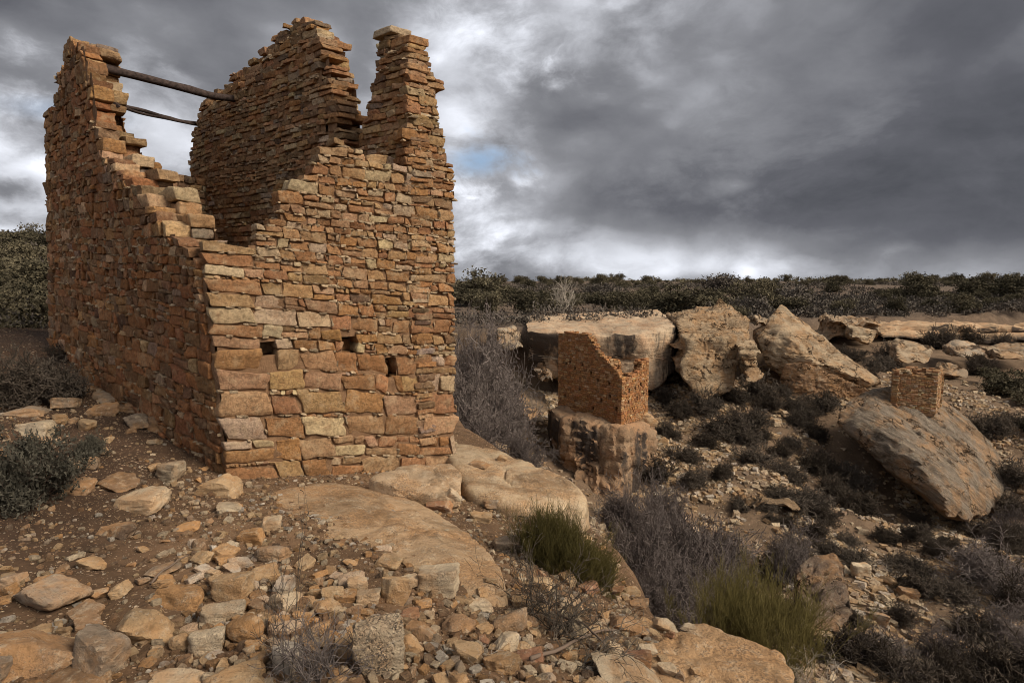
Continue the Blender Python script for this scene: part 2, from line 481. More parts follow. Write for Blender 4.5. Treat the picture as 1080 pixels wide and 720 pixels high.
def sdist(x, y, L):
    """signed distance to a polyline, positive on its right"""
    best = np.full(np.shape(x), 1e18); sg = np.zeros(np.shape(x))
    for k in range(len(L) - 1):
        ax, ay = L[k]; bx, by = L[k + 1]
        dx, dy = bx - ax, by - ay
        t = np.clip(((x - ax) * dx + (y - ay) * dy) / (dx * dx + dy * dy), 0, 1)
        ex, ey = x - ax - t * dx, y - ay - t * dy
        d2 = ex * ex + ey * ey
        s = np.where(dy * (x - ax) - dx * (y - ay) > 0, 1.0, -1.0)
        m = d2 < best - 1e-9
        best = np.where(m, d2, best); sg = np.where(m, s, sg)
    return np.sqrt(best) * sg


def mesa(x, y):
    r = np.hypot(x, y)
    a = -3.6 + 2.9 * sst(45, 300, r)
    a = a - 1.6 * sst(10, 40, x) * (1 - sst(80, 170, y))
    p = np.stack([x * 0.02, y * 0.02, x * 0], -1)
    a = a + 0.9 * fbm(p, 3) * sst(60, 160, r)
    a = a + 2.6 * sst(0.25, 0.9, fbm(np.stack([x * 0.004 + 3.1, y * 0.004 + 1.7, x * 0], -1), 2)) * sst(250, 500, r)
    return a


def ground_z(x, y, detail=True):
    x, y = np.asarray(x, float), np.asarray(y, float)
    s1 = sdist(x, y, RIM)
    s2 = -sdist(x, y, FARRIM)       # positive beyond the far rim
    te = np.clip(TERRACE(np.clip(x, -130, 60), np.clip(y, -110, 100)), -3.2, 5)
    ca = np.clip(CANYON(np.clip(x, -60, 150), np.clip(y, -40, 90)), -15, -3.5)
    wob = 0.35 * vnoise(np.stack([x * 0.9, y * 0.9, x * 0], -1)) if detail else 0
    z = te + (ca - te) * sst(0.0, 1.3, s1 + wob * 0.5)
    z = z + (mesa(x, y) - z) * sst(-0.9, 0.9, s2 + wob * 2)
    if detail:
        p = np.stack([x, y, x * 0], -1)
        can = sst(0.3, 2, s1)
        z = z + 0.035 * fbm(p * 1.7, 4) + 0.010 * fbm(p * 9.0, 3)
        z = z + can * (0.35 * fbm(p * 0.22, 4) + 0.10 * fbm(p * 1.1, 3))
    return z + EZ


def hit(px, py, near=1.2, far=400.0):
    """where the ray through a pixel meets the ground"""
    d = ray(px, py); d = d / d[1]
    t = np.geomspace(near, far, 2600)
    q = np.array([0, 0, EZ]) + t[:, None] * d
    g = ground_z(q[:, 0], q[:, 1], False)
    b = np.nonzero(q[:, 2] < g)[0]
    k = b[0] if len(b) else len(t) - 1
    p = q[k].copy()
    p[2] = ground_z(p[0:1], p[1:2])[0]
    return p


def axis(fine0, fine1, step, lo, hi, grow=1.035):
    a = list(np.arange(fine0, fine1, step))
    s, x = step, fine1
    while x < hi:
        a.append(x); s = min(s * grow, hi * 0.04); x += s
    a.append(hi)
    s, x = step, fine0
    b = []
    while x > lo:
        s = min(s * grow, -lo * 0.04 if lo < 0 else 1e9); x -= s; b.append(x)
    return np.array(b[::-1] + a)


gx = axis(-6.5, 3.0, 0.045, -3500, 3500)
gy = axis(1.6, 9.0, 0.045, -400, 4500)
GX, GY = np.meshgrid(gx, gy)
GZ = ground_z(GX, GY)
nx, ny = len(gx), len(gy)
idx = np.arange(nx * ny).reshape(ny, nx)
gf = np.stack([idx[:-1, :-1], idx[:-1, 1:], idx[1:, 1:], idx[1:, :-1]], -1).reshape(-1, 4)
s1 = sdist(GX, GY, RIM); s2 = -sdist(GX, GY, FARRIM)
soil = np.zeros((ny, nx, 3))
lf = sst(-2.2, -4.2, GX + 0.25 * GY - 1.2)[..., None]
soil[:] = np.array((0.150, 0.088, 0.048)) * (1 - lf) + np.array((0.070, 0.041, 0.025)) * lf  # darker dirt at left, with the view's vignetting put into its colour
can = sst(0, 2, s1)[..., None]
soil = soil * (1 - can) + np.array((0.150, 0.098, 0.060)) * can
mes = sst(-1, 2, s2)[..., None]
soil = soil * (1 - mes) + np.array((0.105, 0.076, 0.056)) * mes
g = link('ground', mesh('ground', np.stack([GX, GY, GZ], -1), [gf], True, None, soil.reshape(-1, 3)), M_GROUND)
tag(g, 'brown stony soil of the terrace, canyon slopes and mesa', 'ground', None, 'structure')


# ------------------------------------------------------------------ stones for masonry
def cube_grid(cuts):
    n = len(cuts)
    ids, V = {}, []
    def vid(i, j, k):
        key = (i, j, k)
        if key not in ids:
            ids[key] = len(V); V.append((cuts[i], cuts[j], cuts[k]))
        return ids[key]
    Fc = []
    for ax in range(3):
        for side in (0, n - 1):
            for a in range(n - 1):
                for b in range(n - 1):
                    q = []
                    for (da, db) in ((0, 0), (1, 0), (1, 1), (0, 1)):
                        c = [0, 0, 0]; c[ax] = side; c[(ax + 1) % 3] = a + da; c[(ax + 2) % 3] = b + db
                        q.append(vid(*c))
                    Fc.append(q if side else q[::-1])
    return np.array(V, float), np.array(Fc)


GRID = {'hi': cube_grid([-1, -0.92, -0.5, -0.15, 0.2, 0.5, 0.92, 1]), 'mid': cube_grid([-1, -0.86, 0, 0.86, 1]), 'lo': cube_grid([-1, 0, 1])}


class Stones:
    def __init__(self): self.c, self.d, self.B, self.col, self.shear, self.rf = [], [], [], [], [], []

    def add(self, c, d, B, col, shear=0.0, rf=0.3):
        self.c.append(c); self.d.append(d); self.B.append(B); self.col.append(col); self.shear.append(shear); self.rf.append(rf)

    def arrays(self, level, rough=1.0):
        g, fc = GRID[level]
        n, v = len(self.c), len(g)
        c = np.array(self.c); d = np.array(self.d); B = np.array(self.B); col = np.array(self.col)
        sh = np.array(self.shear)[:, None]
        rr = (d.min(1) * 0.5 * np.array(self.rf))[:, None, None]
        p = g[None] * d[:, None, :] / 2
        k = rng.uniform(-1, 1, (n, 1, 6))
        inner = d[:, None, :] / 2 - rr
        q = np.clip(p, -inner, inner)
        e = p - q
        e /= np.linalg.norm(e, axis=-1, keepdims=True) + 1e-9
        p = q + rr * e
        gx_, gy_, gz_ = g[None, :, 0], g[None, :, 1], g[None, :, 2]
        seed = rng.uniform(0, 400, (n, 1, 3))
        dm = d.min(1)[:, None]
        a = fbm((p / (dm[..., None] + 0.04)) * 1.6 + seed, 3, 0.6) * dm * 0.095 * rough
        b = fbm(p * 20 + seed, 2) * 0.007 * rough
        p = p + e * (a + b)[..., None]
        p[..., 0] += k[..., 0] * 0.15 * d[:, None, 2] * gz_ + k[..., 1] * 0.03 * d[:, None, 0] * gz_ * gx_
        p[..., 2] += k[..., 2] * 0.10 * d[:, None, 2] * gx_ + k[..., 3] * 0.08 * d[:, None, 2] * gx_ * gz_ + sh * p[..., 0]
        p[..., 1] += k[..., 4] * 0.02 * gx_ + k[..., 5] * 0.012 * gz_
        Wd = np.einsum('nvi,nij->nvj', p, B) + c[:, None, :]
        faces = (fc[None] + (np.arange(n) * v)[:, None, None]).reshape(-1, 4)
        return Wd.reshape(-1, 3), faces, np.repeat(col, v, 0)

    def mesh(self, name, level='hi', rough=1.0, sharp=48, warp=None):
        V, Fc, C_ = self.arrays(level, rough)
        if warp: V = warp(V)
        return mesh(name, V, [Fc], True, sharp, C_)


PAL = {'tan': (0.43, 0.256, 0.128), 'pale': (0.52, 0.380, 0.235), 'orange': (0.39, 0.194, 0.084), 'red': (0.325, 0.160, 0.070),
       'brown': (0.260, 0.158, 0.083), 'dark': (0.150, 0.092, 0.054), 'grey': (0.30, 0.228, 0.160)}


def pick(weights):
    ks = list(weights)
    c = np.array(PAL[random.choices(ks, [weights[k] for k in ks])[0]])
    return c * random.uniform(0.82, 1.15) * np.array([1, random.uniform(0.94, 1.06), random.uniform(0.88, 1.12)])


def unit(v):
    v = np.asarray(v, float)
    return v / np.linalg.norm(v)


def on_plane(px, py, p0, along):
    """s and z of the point where a pixel's ray meets the vertical plane through p0 along a direction"""
    d = ray(px, py)
    nrm = np.array([along[1], -along[0]])
    t = (p0[:2] @ nrm) / (d[:2] @ nrm)
    q = d * t
    return (q[:2] - p0[:2]) @ along[:2], q[2] + EZ


def profile(pix, p0, along, lo=None, hi=None):
    sz = sorted(on_plane(x, y, p0, along) for x, y in pix)
    s = np.array([a for a, b in sz]); z = np.array([b for a, b in sz])
    return lambda q: np.interp(q, s, z)


def courses(h0, h1, sizes):
    """sizes: function of height above base -> (lo, hi)"""
    z, o = h0, []
    while z < h1:
        lo, hi = sizes(z - h0)
        h = random.uniform(lo, hi)
        o.append((z, h)); z += h
    return o


def wythe(st, mo, p0, along, n, s0, s1, zb, zt, crs, tone, wid=(1.2, 3.2), wmax=0.6, depth=0.26, fan=(0, 0), fan_h=3.0, starts=None,
          holes=(), split=0.1, chink=0.5, joint=0.010, ragged=0.04, front_jit=0.010, slope=0.0, zfoot=None):
    """one face of a wall: stones in courses into st, the mud behind them into mo"""
    along = unit(along); n = unit(n)
    B = np.array([along, -n, (0, 0, 1)])        # local x along, y into the wall, z up
    ph = random.uniform(0, 50)
    zf = zb if zfoot is None else zfoot
    f0, f1 = fan
    def drop(s, h):          # how far the courses sag at s, at height h over the base of the corner
        w_ = max(0.0, 1 - (h - crs[0][0]) / fan_h)
        return (f0 + (f1 - f0) * (s / max(1e-6, s1))) * w_ + slope * s
    def put(sc, zc, w_, h_, dep, c, rf, out=0.0):
        dz = (drop(sc + 0.05, zc) - drop(sc - 0.05, zc)) / 0.1
        cz = zc + drop(sc, zc) + 0.018 * math.sin(sc * 2.3 + zc * 1.1 + ph)
        q = np.array([p0[0] + along[0] * sc, p0[1] + along[1] * sc, cz]) - n * (dep / 2 - out)
        st.add(q, (w_, dep, h_), B, c, dz + random.uniform(-.02, .02), rf)
        return cz
    for k, (z, h) in enumerate(crs):
        s = s0 + (starts[k % len(starts)] if starts else random.uniform(-0.03, 0.0))
        first = True
        while s < s1 - 0.02:
            w_ = h * random.uniform(*wid)
            if first and starts and starts[k % len(starts)] == 0: w_ = max(w_, random.uniform(0.34, 0.62))
            w_ = float(np.clip(w_, 0.09, wmax))
            if s + w_ > s1 - 0.08: w_ = s1 - s
            sc = s + w_ / 2
            zm = z + h / 2
            top = z + h + drop(sc, zm)
            lim = float(zt(sc)) + random.uniform(-ragged, ragged)
            ok = top - h * 0.35 < lim and top > float(zb(sc)) - 0.03
            for (hs, hz, hw, hh) in holes:
                if abs(hs - sc) < (w_ + hw) * 0.5 and abs(hz - (zm + drop(sc, zm))) < (h + hh) * 0.5:
                    ok = ok and False
                    # stones round the opening
                    for (a, b) in ((s, min(s + w_, hs - hw / 2)), (max(s, hs + hw / 2), s + w_)):
                        if b - a > 0.05:
                            put((a + b) / 2, zm, b - a - joint, h - joint, depth, tone(sc, zm), 0.35)
            if ok:
                j = joint * random.uniform(0.7, 1.5)
                c = tone(sc, zm)
                dep = depth * random.uniform(0.86, 1.06)
                o = random.uniform(-front_jit, front_jit)
                sp = split(sc, zm) if callable(split) else split
                if random.random() < sp and h > 0.11:
                    f = random.uniform(0.3, 0.7)
                    put(sc, z + h * f / 2, w_ - j, h * f - j, dep, c, 0.4, o)
                    x = random.uniform(0.3, 0.7)
                    put(s + w_ * x / 2, z + h * (1 + f) / 2, w_ * x - j, h * (1 - f) - j, dep, tone(sc, zm), 0.4, o + random.uniform(-.01, .01))
                    put(s + w_ * (1 + x) / 2, z + h * (1 + f) / 2, w_ * (1 - x) - j, h * (1 - f) - j, dep, tone(sc, zm), 0.4, o)
                else:
                    hh = h - j - (random.uniform(0.0, 0.18) * h if random.random() < 0.3 else 0)
                    put(sc, z + hh / 2 + j / 2, w_ - j, hh, dep, c, random.uniform(0.08, 0.26), o)
                    if hh < h - j - 0.02:
                        x = s
                        while x < s + w_ - 0.03:
                            cw = random.uniform(0.03, 0.10)
                            put(x + cw / 2, z + h - (h - hh) / 2, cw * 0.9, (h - hh) * 0.75, 0.10, tone(sc, zm) * random.uniform(0.9, 1.4), 0.5, -0.004)
                            x += cw
                if random.random() < chink:      # small spalls pushed into the joints
                    for _ in range(random.choice((1, 2, 2, 3))):
                        cw = random.uniform(0.03, 0.095)
                        put(s + random.uniform(0.0, w_), z + random.uniform(-0.006, 0.006), cw, random.uniform(0.014, 0.030), 0.08,
                            np.array(PAL['pale']) * random.uniform(0.6, 1.25), 0.4, 0.006)
                    if random.random() < 0.4:
                        put(s + w_, z + h * random.uniform(0.2, 0.8), random.uniform(0.014, 0.028), random.uniform(0.03, 0.09), 0.08,
                            np.array(PAL['pale']) * random.uniform(0.5, 1.15), 0.5, 0.0)
            s += w_; first = False
    # mud between the stones
    step = 0.05
    ns = max(2, int((s1 - s0) / step))
    zlo = min(float(zf(q)) for q in np.linspace(s0, s1, 20)) - 0.1
    zhi = max(float(zt(q)) for q in np.linspace(s0, s1, 60))
    nz = max(2, int((zhi - zlo) / step))
    ss = np.linspace(s0 + 0.04, s1 - 0.04, ns + 1); zs = np.linspace(zlo, zhi, nz + 1)
    SS, ZZ = np.meshgrid(ss, zs)
    dd = 0.030 + 0.014 * vnoise(np.stack([SS * 9, ZZ * 9, SS * 0 + ph], -1))
    V = np.stack([p0[0] + along[0] * SS, p0[1] + along[1] * SS, ZZ], -1) - n * dd[..., None]
    sc, zc = (SS[:-1, :-1] + SS[1:, 1:]) / 2, (ZZ[:-1, :-1] + ZZ[1:, 1:]) / 2
    keep = zc < zt(sc) - 0.09
    for (hs, hz, hw, hh) in holes:
        keep &= ~((abs(sc - hs) < hw / 2 + 0.02) & (abs(zc - hz) < hh / 2 + 0.02))
    idx = np.arange(SS.size).reshape(SS.shape)
    f = np.stack([idx[:-1, :-1], idx[:-1, 1:], idx[1:, 1:], idx[1:, :-1]], -1)[keep]
    mo.append((V.reshape(-1, 3), f))


def build_wall(name, root, stones, mud, level='hi', mat=None, rough=1.0, warp=None):
    o = link(name, stones.mesh(name, level, rough, warp=warp), mat or M_STONE, root)
    Vs, Fs, off = [], [], 0
    for V, f in mud:
        Vs.append(warp(V) if warp else V); Fs.append(f + off); off += len(V)
    link('mortar', mesh('mortar', np.concatenate(Vs), [np.concatenate(Fs)], True), M_MORTAR, o)
    return o


# ------------------------------------------------------------------ the ruined house
A = np.array([-3.09, 6.0]); Bc = np.array([-0.78, 7.83]); Cc = np.array([-7.44, 9.0])
AB = unit(np.r_[Bc - A, 0]); AC = unit(np.r_[Cc - A, 0])
LAB = np.linalg.norm(Bc - A); LAC = np.linalg.norm(Cc - A)
nAB = np.array([AB[1], -AB[0], 0]); nAC = np.array([-AC[1], AC[0], 0])
if nAC @ np.array([1, 1, 0]) > 0: nAC = -nAC
TH = 0.52
house = empty('ruined_house', (A[0] + 1.2, A[1] + 3, 0), 'tall roofless sandstone block house with jagged broken walls on the canyon rim', 'ruin')
A3, B3, C3 = np.r_[A, 0], np.r_[Bc, 0], np.r_[Cc, 0]
ZA, ZB, ZC = -2.13 + EZ - 0.06, -2.62 + EZ - 0.06, -1.07 + EZ - 0.06


def sizes_front(h):
    if h < 0.9: return (0.15, 0.29)
    if h < 1.6: return (0.12, 0.25)
    if h < 2.5: return (0.095, 0.18)
    return (0.075, 0.15)


def rootfix(o, root):
    o.matrix_parent_inverse.identity()
    return o


def house_part(name, st, mud, level='hi'):
    o = build_wall(name, house, st, mud, level, warp=lean)
    o.location = tuple(-np.array(house.location))
    return o


def lean(V):
    """the old walls are out of plumb: the near corner leans out, the far left corner leans in"""
    V = np.asarray(V, float)
    d = V - A3
    t = np.clip((d @ AC) / LAC, 0, 1.3); q = np.clip((d @ AB) / LAB, 0, 1)
    h = np.maximum(V[:, 2] - ZA, 0)
    return V + AB * (h * (1 - q) * (0.050 * t - 0.050 * (1 - t)))[:, None]


CRS = courses(ZA, ZA + 6.2, sizes_front)
# --- front wall (outer and inner face), with the corner stub at its right end
def tone_front(s, z):
    r = np.clip(s / LAB + 0.25 * math.sin(z * 2 + s * 3), 0, 1)
    up = np.clip((z - ZA - 2.0) / 2, 0, 1)
    return pick({'tan': 3.6 - 1.6 * r, 'pale': 2.0 - 1.1 * r + 0.5 * up, 'orange': 0.9 + 2.2 * r, 'red': 0.15 + 2.1 * r - 0.9 * up * r, 'brown': 0.35, 'dark': 0.10})


front_px = [(214, 268), (232, 262), (268, 258), (284, 246), (300, 236), (312, 213), (330, 193), (342, 176), (346, 160), (366, 151), (382, 158), (400, 165), (412, 171), (428, 175), (434, 172),
            (435.5, 60), (436, 44), (440, 41), (444, 55), (449, 60), (457, 66), (457, 84), (461, 96), (466, 113), (464, 122), (463, 139), (470, 150), (470, 182), (476, 188), (484, 193), (488, 200)]
pf = profile(front_px, A3, AB)
st, mud = Stones(), []
holes = []
for (x, y, w_, h_) in ((373, 362, 14, 14), (414, 386, 9, 17), (289, 368, 15, 9)):
    s_, z_ = on_plane(x, y, A3, AB)
    dist = A[1] + AB[1] * s_
    holes.append((s_, z_, w_ * dist / F, h_ * dist / F))
zb_front = lambda s: ZA + (ZB - ZA) * np.asarray(s) / LAB
wythe(st, mud, A3, AB, nAB, 0, LAB, zb_front, pf, CRS, tone_front, wid=(1.0, 2.6), wmax=0.52, depth=0.27, fan=(0, ZB - ZA), fan_h=4.2,
      starts=(0, 0, 0, 0), holes=holes, split=lambda s, z: 0.10 + 0.16 * (s > 1.2) + 0.1 * (z > ZA + 2), chink=1.0, ragged=0.03)
pin = A3 - nAB * TH
pfi = profile([(x + 6, y + 4) for x, y in front_px], pin, AB)
wythe(st, mud, pin, AB, -nAB, 0.2, LAB - 0.1, zb_front, lambda s: pfi(s) - 0.06, courses(ZA, ZA + 5.6, lambda h: (0.1, 0.17)), tone_front,
      wid=(1.2, 3), wmax=0.4, depth=0.26, chink=0.1)
house_part('front_wall', st, mud)

# --- left side wall A-C
def tone_side(s, z):
    top = np.clip((z - float(pso(s)) + 0.5) / 0.4, 0, 1)
    return pick({'red': 2.4 * (1 - top) + .2, 'brown': 2.2, 'orange': 0.4, 'dark': 0.5, 'tan': 0.35 + 2.5 * top, 'grey': 0.4, 'pale': 0.12 + top * 0.8}) * np.array((1.10, 0.94, 0.84))


side_out = [(40, 104), (44, 72), (58, 70), (61, 66), (62, 44), (66, 38), (74, 42), (80, 40), (88, 46), (90, 88), (99, 128), (104, 150), (122, 172), (140, 190), (152, 200),
            (166, 214), (174, 232), (192, 240), (204, 256), (213, 268), (232, 275)]
side_in = [(70, 48), (100, 48), (106, 47), (114, 54), (117, 62), (120, 74), (121, 96), (124, 112), (130, 136), (137, 142), (150, 152), (157, 160), (158, 178), (172, 182), (190, 188), (205, 205),
           (222, 222), (236, 232), (246, 250), (262, 258)]
pso = profile(side_out, A3, AC)
psi_p0 = A3 - nAC * TH
psi = profile(side_in, psi_p0, AC)
zb_side = lambda s: ZA + (ZC - ZA) * np.asarray(s) / LAC
st, mud = Stones(), []
wythe(st, mud, A3, AC, nAC, 0, LAC, zb_side, pso, courses(ZA, ZA + 6.2, lambda h: (0.12, 0.23) if h < 1.2 else (0.09, 0.18)), tone_side, wid=(0.9, 2.2), wmax=0.42, depth=0.27, fan=(0, (ZC - ZA) * 0.6), fan_h=4.0,
      starts=(0.10, 0.13, 0.11), split=0.22, chink=0.35, ragged=0.03, zfoot=lambda s: zb_side(s) - 0.4)
wythe(st, mud, psi_p0, AC, -nAC, 0.25, LAC, zb_side, psi, courses(ZA, ZA + 6.4, lambda h: (0.09, 0.17)), lambda s, z: pick({'tan': 2, 'brown': 1.5, 'orange': 1, 'pale': 0.6, 'grey': .5}),
      wid=(1.4, 3.6), wmax=0.5, depth=0.27, chink=0.1, front_jit=0.03)
house_part('side_wall', st, mud)

# --- rear wall B-D (its inner face is what one sees) with the V gap beside the corner stub
sB, _ = on_plane(435, 120, A3, AB)
q0 = A3 + AB * sB
sL, _ = on_plane(188, 150, q0, AC)
rear_in = [(434.9, 46), (430, 38), (425, 34), (416, 29), (409, 32), (407, 46), (403, 62), (400, 84), (397, 92), (393, 104), (389, 118), (388, 150), (380, 152), (372, 156), (362, 155), (347, 158), (346.5, 34),
           (338, 24), (330, 18), (322, 26), (310, 33), (300, 40), (291, 52), (284, 56), (272, 67), (262, 74), (254, 84), (245, 86), (234, 97), (224, 99), (214, 104), (205, 105), (200, 112), (196, 124), (192, 132), (190, 150), (188, 172), (187, 185)]
pri = profile(rear_in, q0, AC)
q1 = q0 + AB * 0.50
rear_out = [(472, 70), (440, 60), (437, 48), (430, 44), (424, 60), (416, 90), (408, 130), (400, 150), (392, 152), (386, 140), (384, 130), (386, 116), (374, 100), (373, 84), (377, 74), (366, 60), (367, 44), (358, 36), (344, 26), (330, 24),
            (310, 40), (290, 56), (262, 80), (240, 95), (215, 110), (200, 140), (188, 190)]
pro = profile(rear_out, q1, AC)


def tone_rear(s, z):
    return pick({'tan': 2.0, 'pale': 0.5, 'orange': 1.6, 'red': 0.7, 'brown': 1.6, 'dark': 0.25, 'grey': 0.4})


zb_rear = lambda s: ZB + 0.5 + 0 * np.asarray(s)
st, mud = Stones(), []
wythe(st, mud, q0, AC, -AB, 0.0, sL + 0.05, zb_rear, pri, courses(ZB + 0.5, ZB + 8, lambda h: (0.05, 0.105)), tone_rear, wid=(1.5, 4.0), wmax=0.36, depth=0.26, chink=0.15,
      ragged=0.03, front_jit=0.022, joint=0.009)
wythe(st, mud, q1, AC, AB, 0.27, sL + 0.05, lambda s: ZB - 0.1 + 0 * np.asarray(s), pro, courses(ZB, ZB + 8, lambda h: (0.07, 0.15)), tone_rear, wid=(1.2, 3.0), wmax=0.42, depth=0.27,
      chink=0.1, ragged=0.05, front_jit=0.03)
house_part('rear_wall', st, mud)

# --- far end wall C-D, broken low
D3 = q1 + AC * sL
CD = unit(D3 - C3); LCD = np.linalg.norm((D3 - C3)[:2]); nCD = np.array([-CD[1], CD[0], 0])
st, mud = Stones(), []
pcd = profile([(44, 130), (120, 150), (150, 172), (158, 179), (172, 182), (186, 186), (200, 186), (230, 186)], C3 - nCD * TH, CD)
wythe(st, mud, C3 - nCD * TH, CD, -nCD, 0.3, LCD - 0.3, lambda s: ZC - 0.3 + 0 * np.asarray(s), pcd, courses(ZC - 0.2, ZC + 5, lambda h: (0.10, 0.17)), tone_rear, wmax=0.45, depth=0.27, chink=0.1)
wythe(st, mud, C3, CD, nCD, 0.0, LCD, lambda s: ZC - 0.6 + 0 * np.asarray(s), pcd, courses(ZC - 0.5, ZC + 5, lambda h: (0.12, 0.2)), tone_side, wmax=0.5, depth=0.27, chink=0.1)
house_part('end_wall', st, mud, 'mid')


def pole(p, q, r0, r1, sag=0.02, n=14, sides=10, seed=0):
    p, q = np.asarray(p), np.asarray(q)
    ax = unit(q - p); sx = unit(np.cross(ax, (0, 0, 1))); up = np.cross(sx, ax)
    V = []
    for i in range(n + 1):
        t = i / n
        c = p + (q - p) * t + up * (-sag * math.sin(math.pi * t)) + (sx * vnoise(np.array([t * 4, seed, 0.3])) + up * vnoise(np.array([t * 4, seed, 9.3]))) * 0.02
        for k in range(sides):
            a = 2 * math.pi * k / sides
            rr = (r0 + (r1 - r0) * t) * (1 + 0.13 * vnoise(np.array([t * 7, math.cos(a) + seed, math.sin(a)])))
            V.append(c + (sx * math.cos(a) + up * math.sin(a)) * rr)
    V += [p, q]
    Fq = [[i * sides + k, i * sides + (k + 1) % sides, (i + 1) * sides + (k + 1) % sides, (i + 1) * sides + k] for i in range(n) for k in range(sides)]
    Ft = [[len(V) - 2, (k + 1) % sides, k] for k in range(sides)] + [[len(V) - 1, n * sides + k, n * sides + (k + 1) % sides] for k in range(sides)]
    return np.array(V), np.array(Fq), np.array(Ft)


def beam(name, a, b, r0, r1, seed, label):
    # a, b: pixels at the two walls' inner faces; the ends run on into the masonry
    sa, za = on_plane(*a, psi_p0, AC); sb, zb = on_plane(*b, q0, AC)
    p = np.r_[(psi_p0 + AC * sa)[:2], za]; q = np.r_[(q0 + AC * sb)[:2], zb]
    d = unit(q - p)
    V, Fq, Ft = pole(p - d * 0.2, q + d * 0.15, r0, r1, 0.02, seed=seed)
    o = link(name, mesh(name, lean(V), [Fq, Ft], True, 50), M_BEAM, house, -np.array(house.location))
    o['label'] = label
    return o


beam('roof_beam', (120, 74), (242, 104), 0.060, 0.052, 1, 'thick dark upper roof beam between the walls')
beam('roof_beam', (124, 111), (193, 127), 0.026, 0.030, 2, 'thin lower roof pole')
beam('roof_beam', (126, 113), (194, 129), 0.020, 0.022, 3, 'thinnest pole lying against the lower roof pole')


# ------------------------------------------------------------------ rocks
def ico(n):
    bm = bmesh.new()
    bmesh.ops.create_icosphere(bm, subdivisions=n, radius=1.0)
    V = np.array([v.co[:] for v in bm.verts]); Fc = np.array([[v.index for v in f.verts] for f in bm.faces])
    bm.free()
    return V, Fc


ICO = {n: ico(n) for n in (3, 4, 5, 6)}


def faceted(dirs, N, d, p):
    q = np.maximum(dirs @ N.T / d[None], 0.0)
    return (q ** p).sum(1) ** (-1.0 / p)


def rock_mesh(name, seed, style):
    r = np.random.default_rng(seed)
    V, Fc = ICO[4]
    N, D = [], []
    jit = {'block': 0.16, 'slab': 0.14, 'wedge': 0.22, 'round': 0.3}[style]
    for ax in range(3):
        for s in (-1, 1):
            n = np.zeros(3); n[ax] = s
            N.append(unit(n + r.normal(0, jit, 3))); D.append(1.0 * r.uniform(0.85, 1.1))
    for _ in range({'block': 5, 'slab': 5, 'wedge': 6, 'round': 14}[style]):
        N.append(unit(r.normal(0, 1, 3))); D.append(r.uniform(1.0, 1.32) if style != 'round' else r.uniform(1.0, 1.15))
    if style == 'wedge':
        N.append(unit((r.uniform(0.6, 1), r.uniform(-.3, .3), r.uniform(0.6, 1)))); D.append(0.62)
    rad = faceted(V, np.array(N), np.array(D), 48 if style != 'round' else 12)
    Q = V * rad[:, None]
    Q /= np.abs(Q).max(0)
    Q *= 0.5
    sd_ = r.uniform(0, 99, 3)
    nrm = V
    Q = Q + nrm * (0.036 * fbm(Q * 3.4 + sd_, 4, 0.6) + 0.016 * fbm(Q * np.array([4, 4, 13]) + sd_, 2) + 0.006 * fbm(Q * 22 + sd_, 2))[:, None]
    if style == 'round':
        Q = Q + nrm * 0.015 * fbm(Q * 12 + sd_, 3)[:, None]
    return mesh(name, Q, [Fc], True, 38)


ROCKS = {s: [rock_mesh('rock', 100 * k + i, s) for i in range(6)] for k, s in enumerate(('block', 'slab', 'wedge', 'round'))}
for s in ROCKS:
    for me in ROCKS[s]: me.materials.append(M_ROCK)
PITTED = rock_mesh('rock', 915, 'block'); PITTED.materials.append(M_ROCKP)
TONE = {'t': (0.43, 0.285, 0.155), 'p': (0.50, 0.385, 0.255), 'o': (0.42, 0.230, 0.100), 'b': (0.26, 0.155, 0.085), 'g': (0.29, 0.215, 0.150), 'd': (0.16, 0.100, 0.062), 'r': (0.30, 0.150, 0.085), 'w': (0.50, 0.42, 0.33)}


BVHS = []


def support(x, y):
    z = float(ground_z(np.array([x]), np.array([y]))[0])
    for b in BVHS:
        q = b.ray_cast(Vector((x, y, 30)), Vector((0, 0, -1)))[0]
        if q is not None: z = max(z, q.z)
    return z


def hit2(px, py):
    """like hit(), and also stops at bedrock and boulders"""
    p = hit(px, py)
    d = Vector(ray(px, py)).normalized()
    best = (Vector(p) - Vector((0, 0, EZ))).length
    for b in BVHS:
        q, n_, i_, ds = b.ray_cast(Vector((0, 0, EZ)), d)
        if q is not None and ds < best: best, p = ds, np.array(q[:])
    return p


def place_rock(px, py, wpx, hpx, tone, label=None, style='block', group=None, name='rock', yaw=None, me=None, tilt=0.18):
    base = hit2(px, py + hpx * 0.42)
    Y = base[1]
    k = Y / F / 0.96
    w_, h_ = wpx * k, hpx * k
    view_down = math.atan2(EZ - base[2], Y)
    dpt = w_ * random.uniform(0.6, 0.85)
    # visible height mixes the rock's height and its foreshortened top
    hh = max(0.58 * h_, (h_ - dpt * math.sin(view_down) * 0.75) / math.cos(view_down))
    if me is None: hh = min(hh, 0.85 * w_)
    x = base[0] * (1 + dpt * 0.4 / Y)
    y = Y + dpt * 0.40
    z = support(x, y)
    z = min(z, base[2] + 0.25 * hh)
    z = (z + base[2]) / 2
    if me is None: me = random.choice(ROCKS[style])
    o = link(name, me, None, None, (x, y, z + hh * 0.5 * 0.66))
    o.scale = (w_ * 1.06, dpt, hh * 1.12)
    o.rotation_euler = (random.gauss(0, tilt * 0.6), random.gauss(0, tilt * 0.6), random.uniform(-0.45, 0.45) if yaw is None else yaw)
    c = np.array(TONE[tone]) * random.uniform(0.85, 1.12)
    o.color = (*c, 1)
    tag(o, label, 'rock', group)
    taken.append((x, y, max(w_, dpt) * 0.5))
    return o


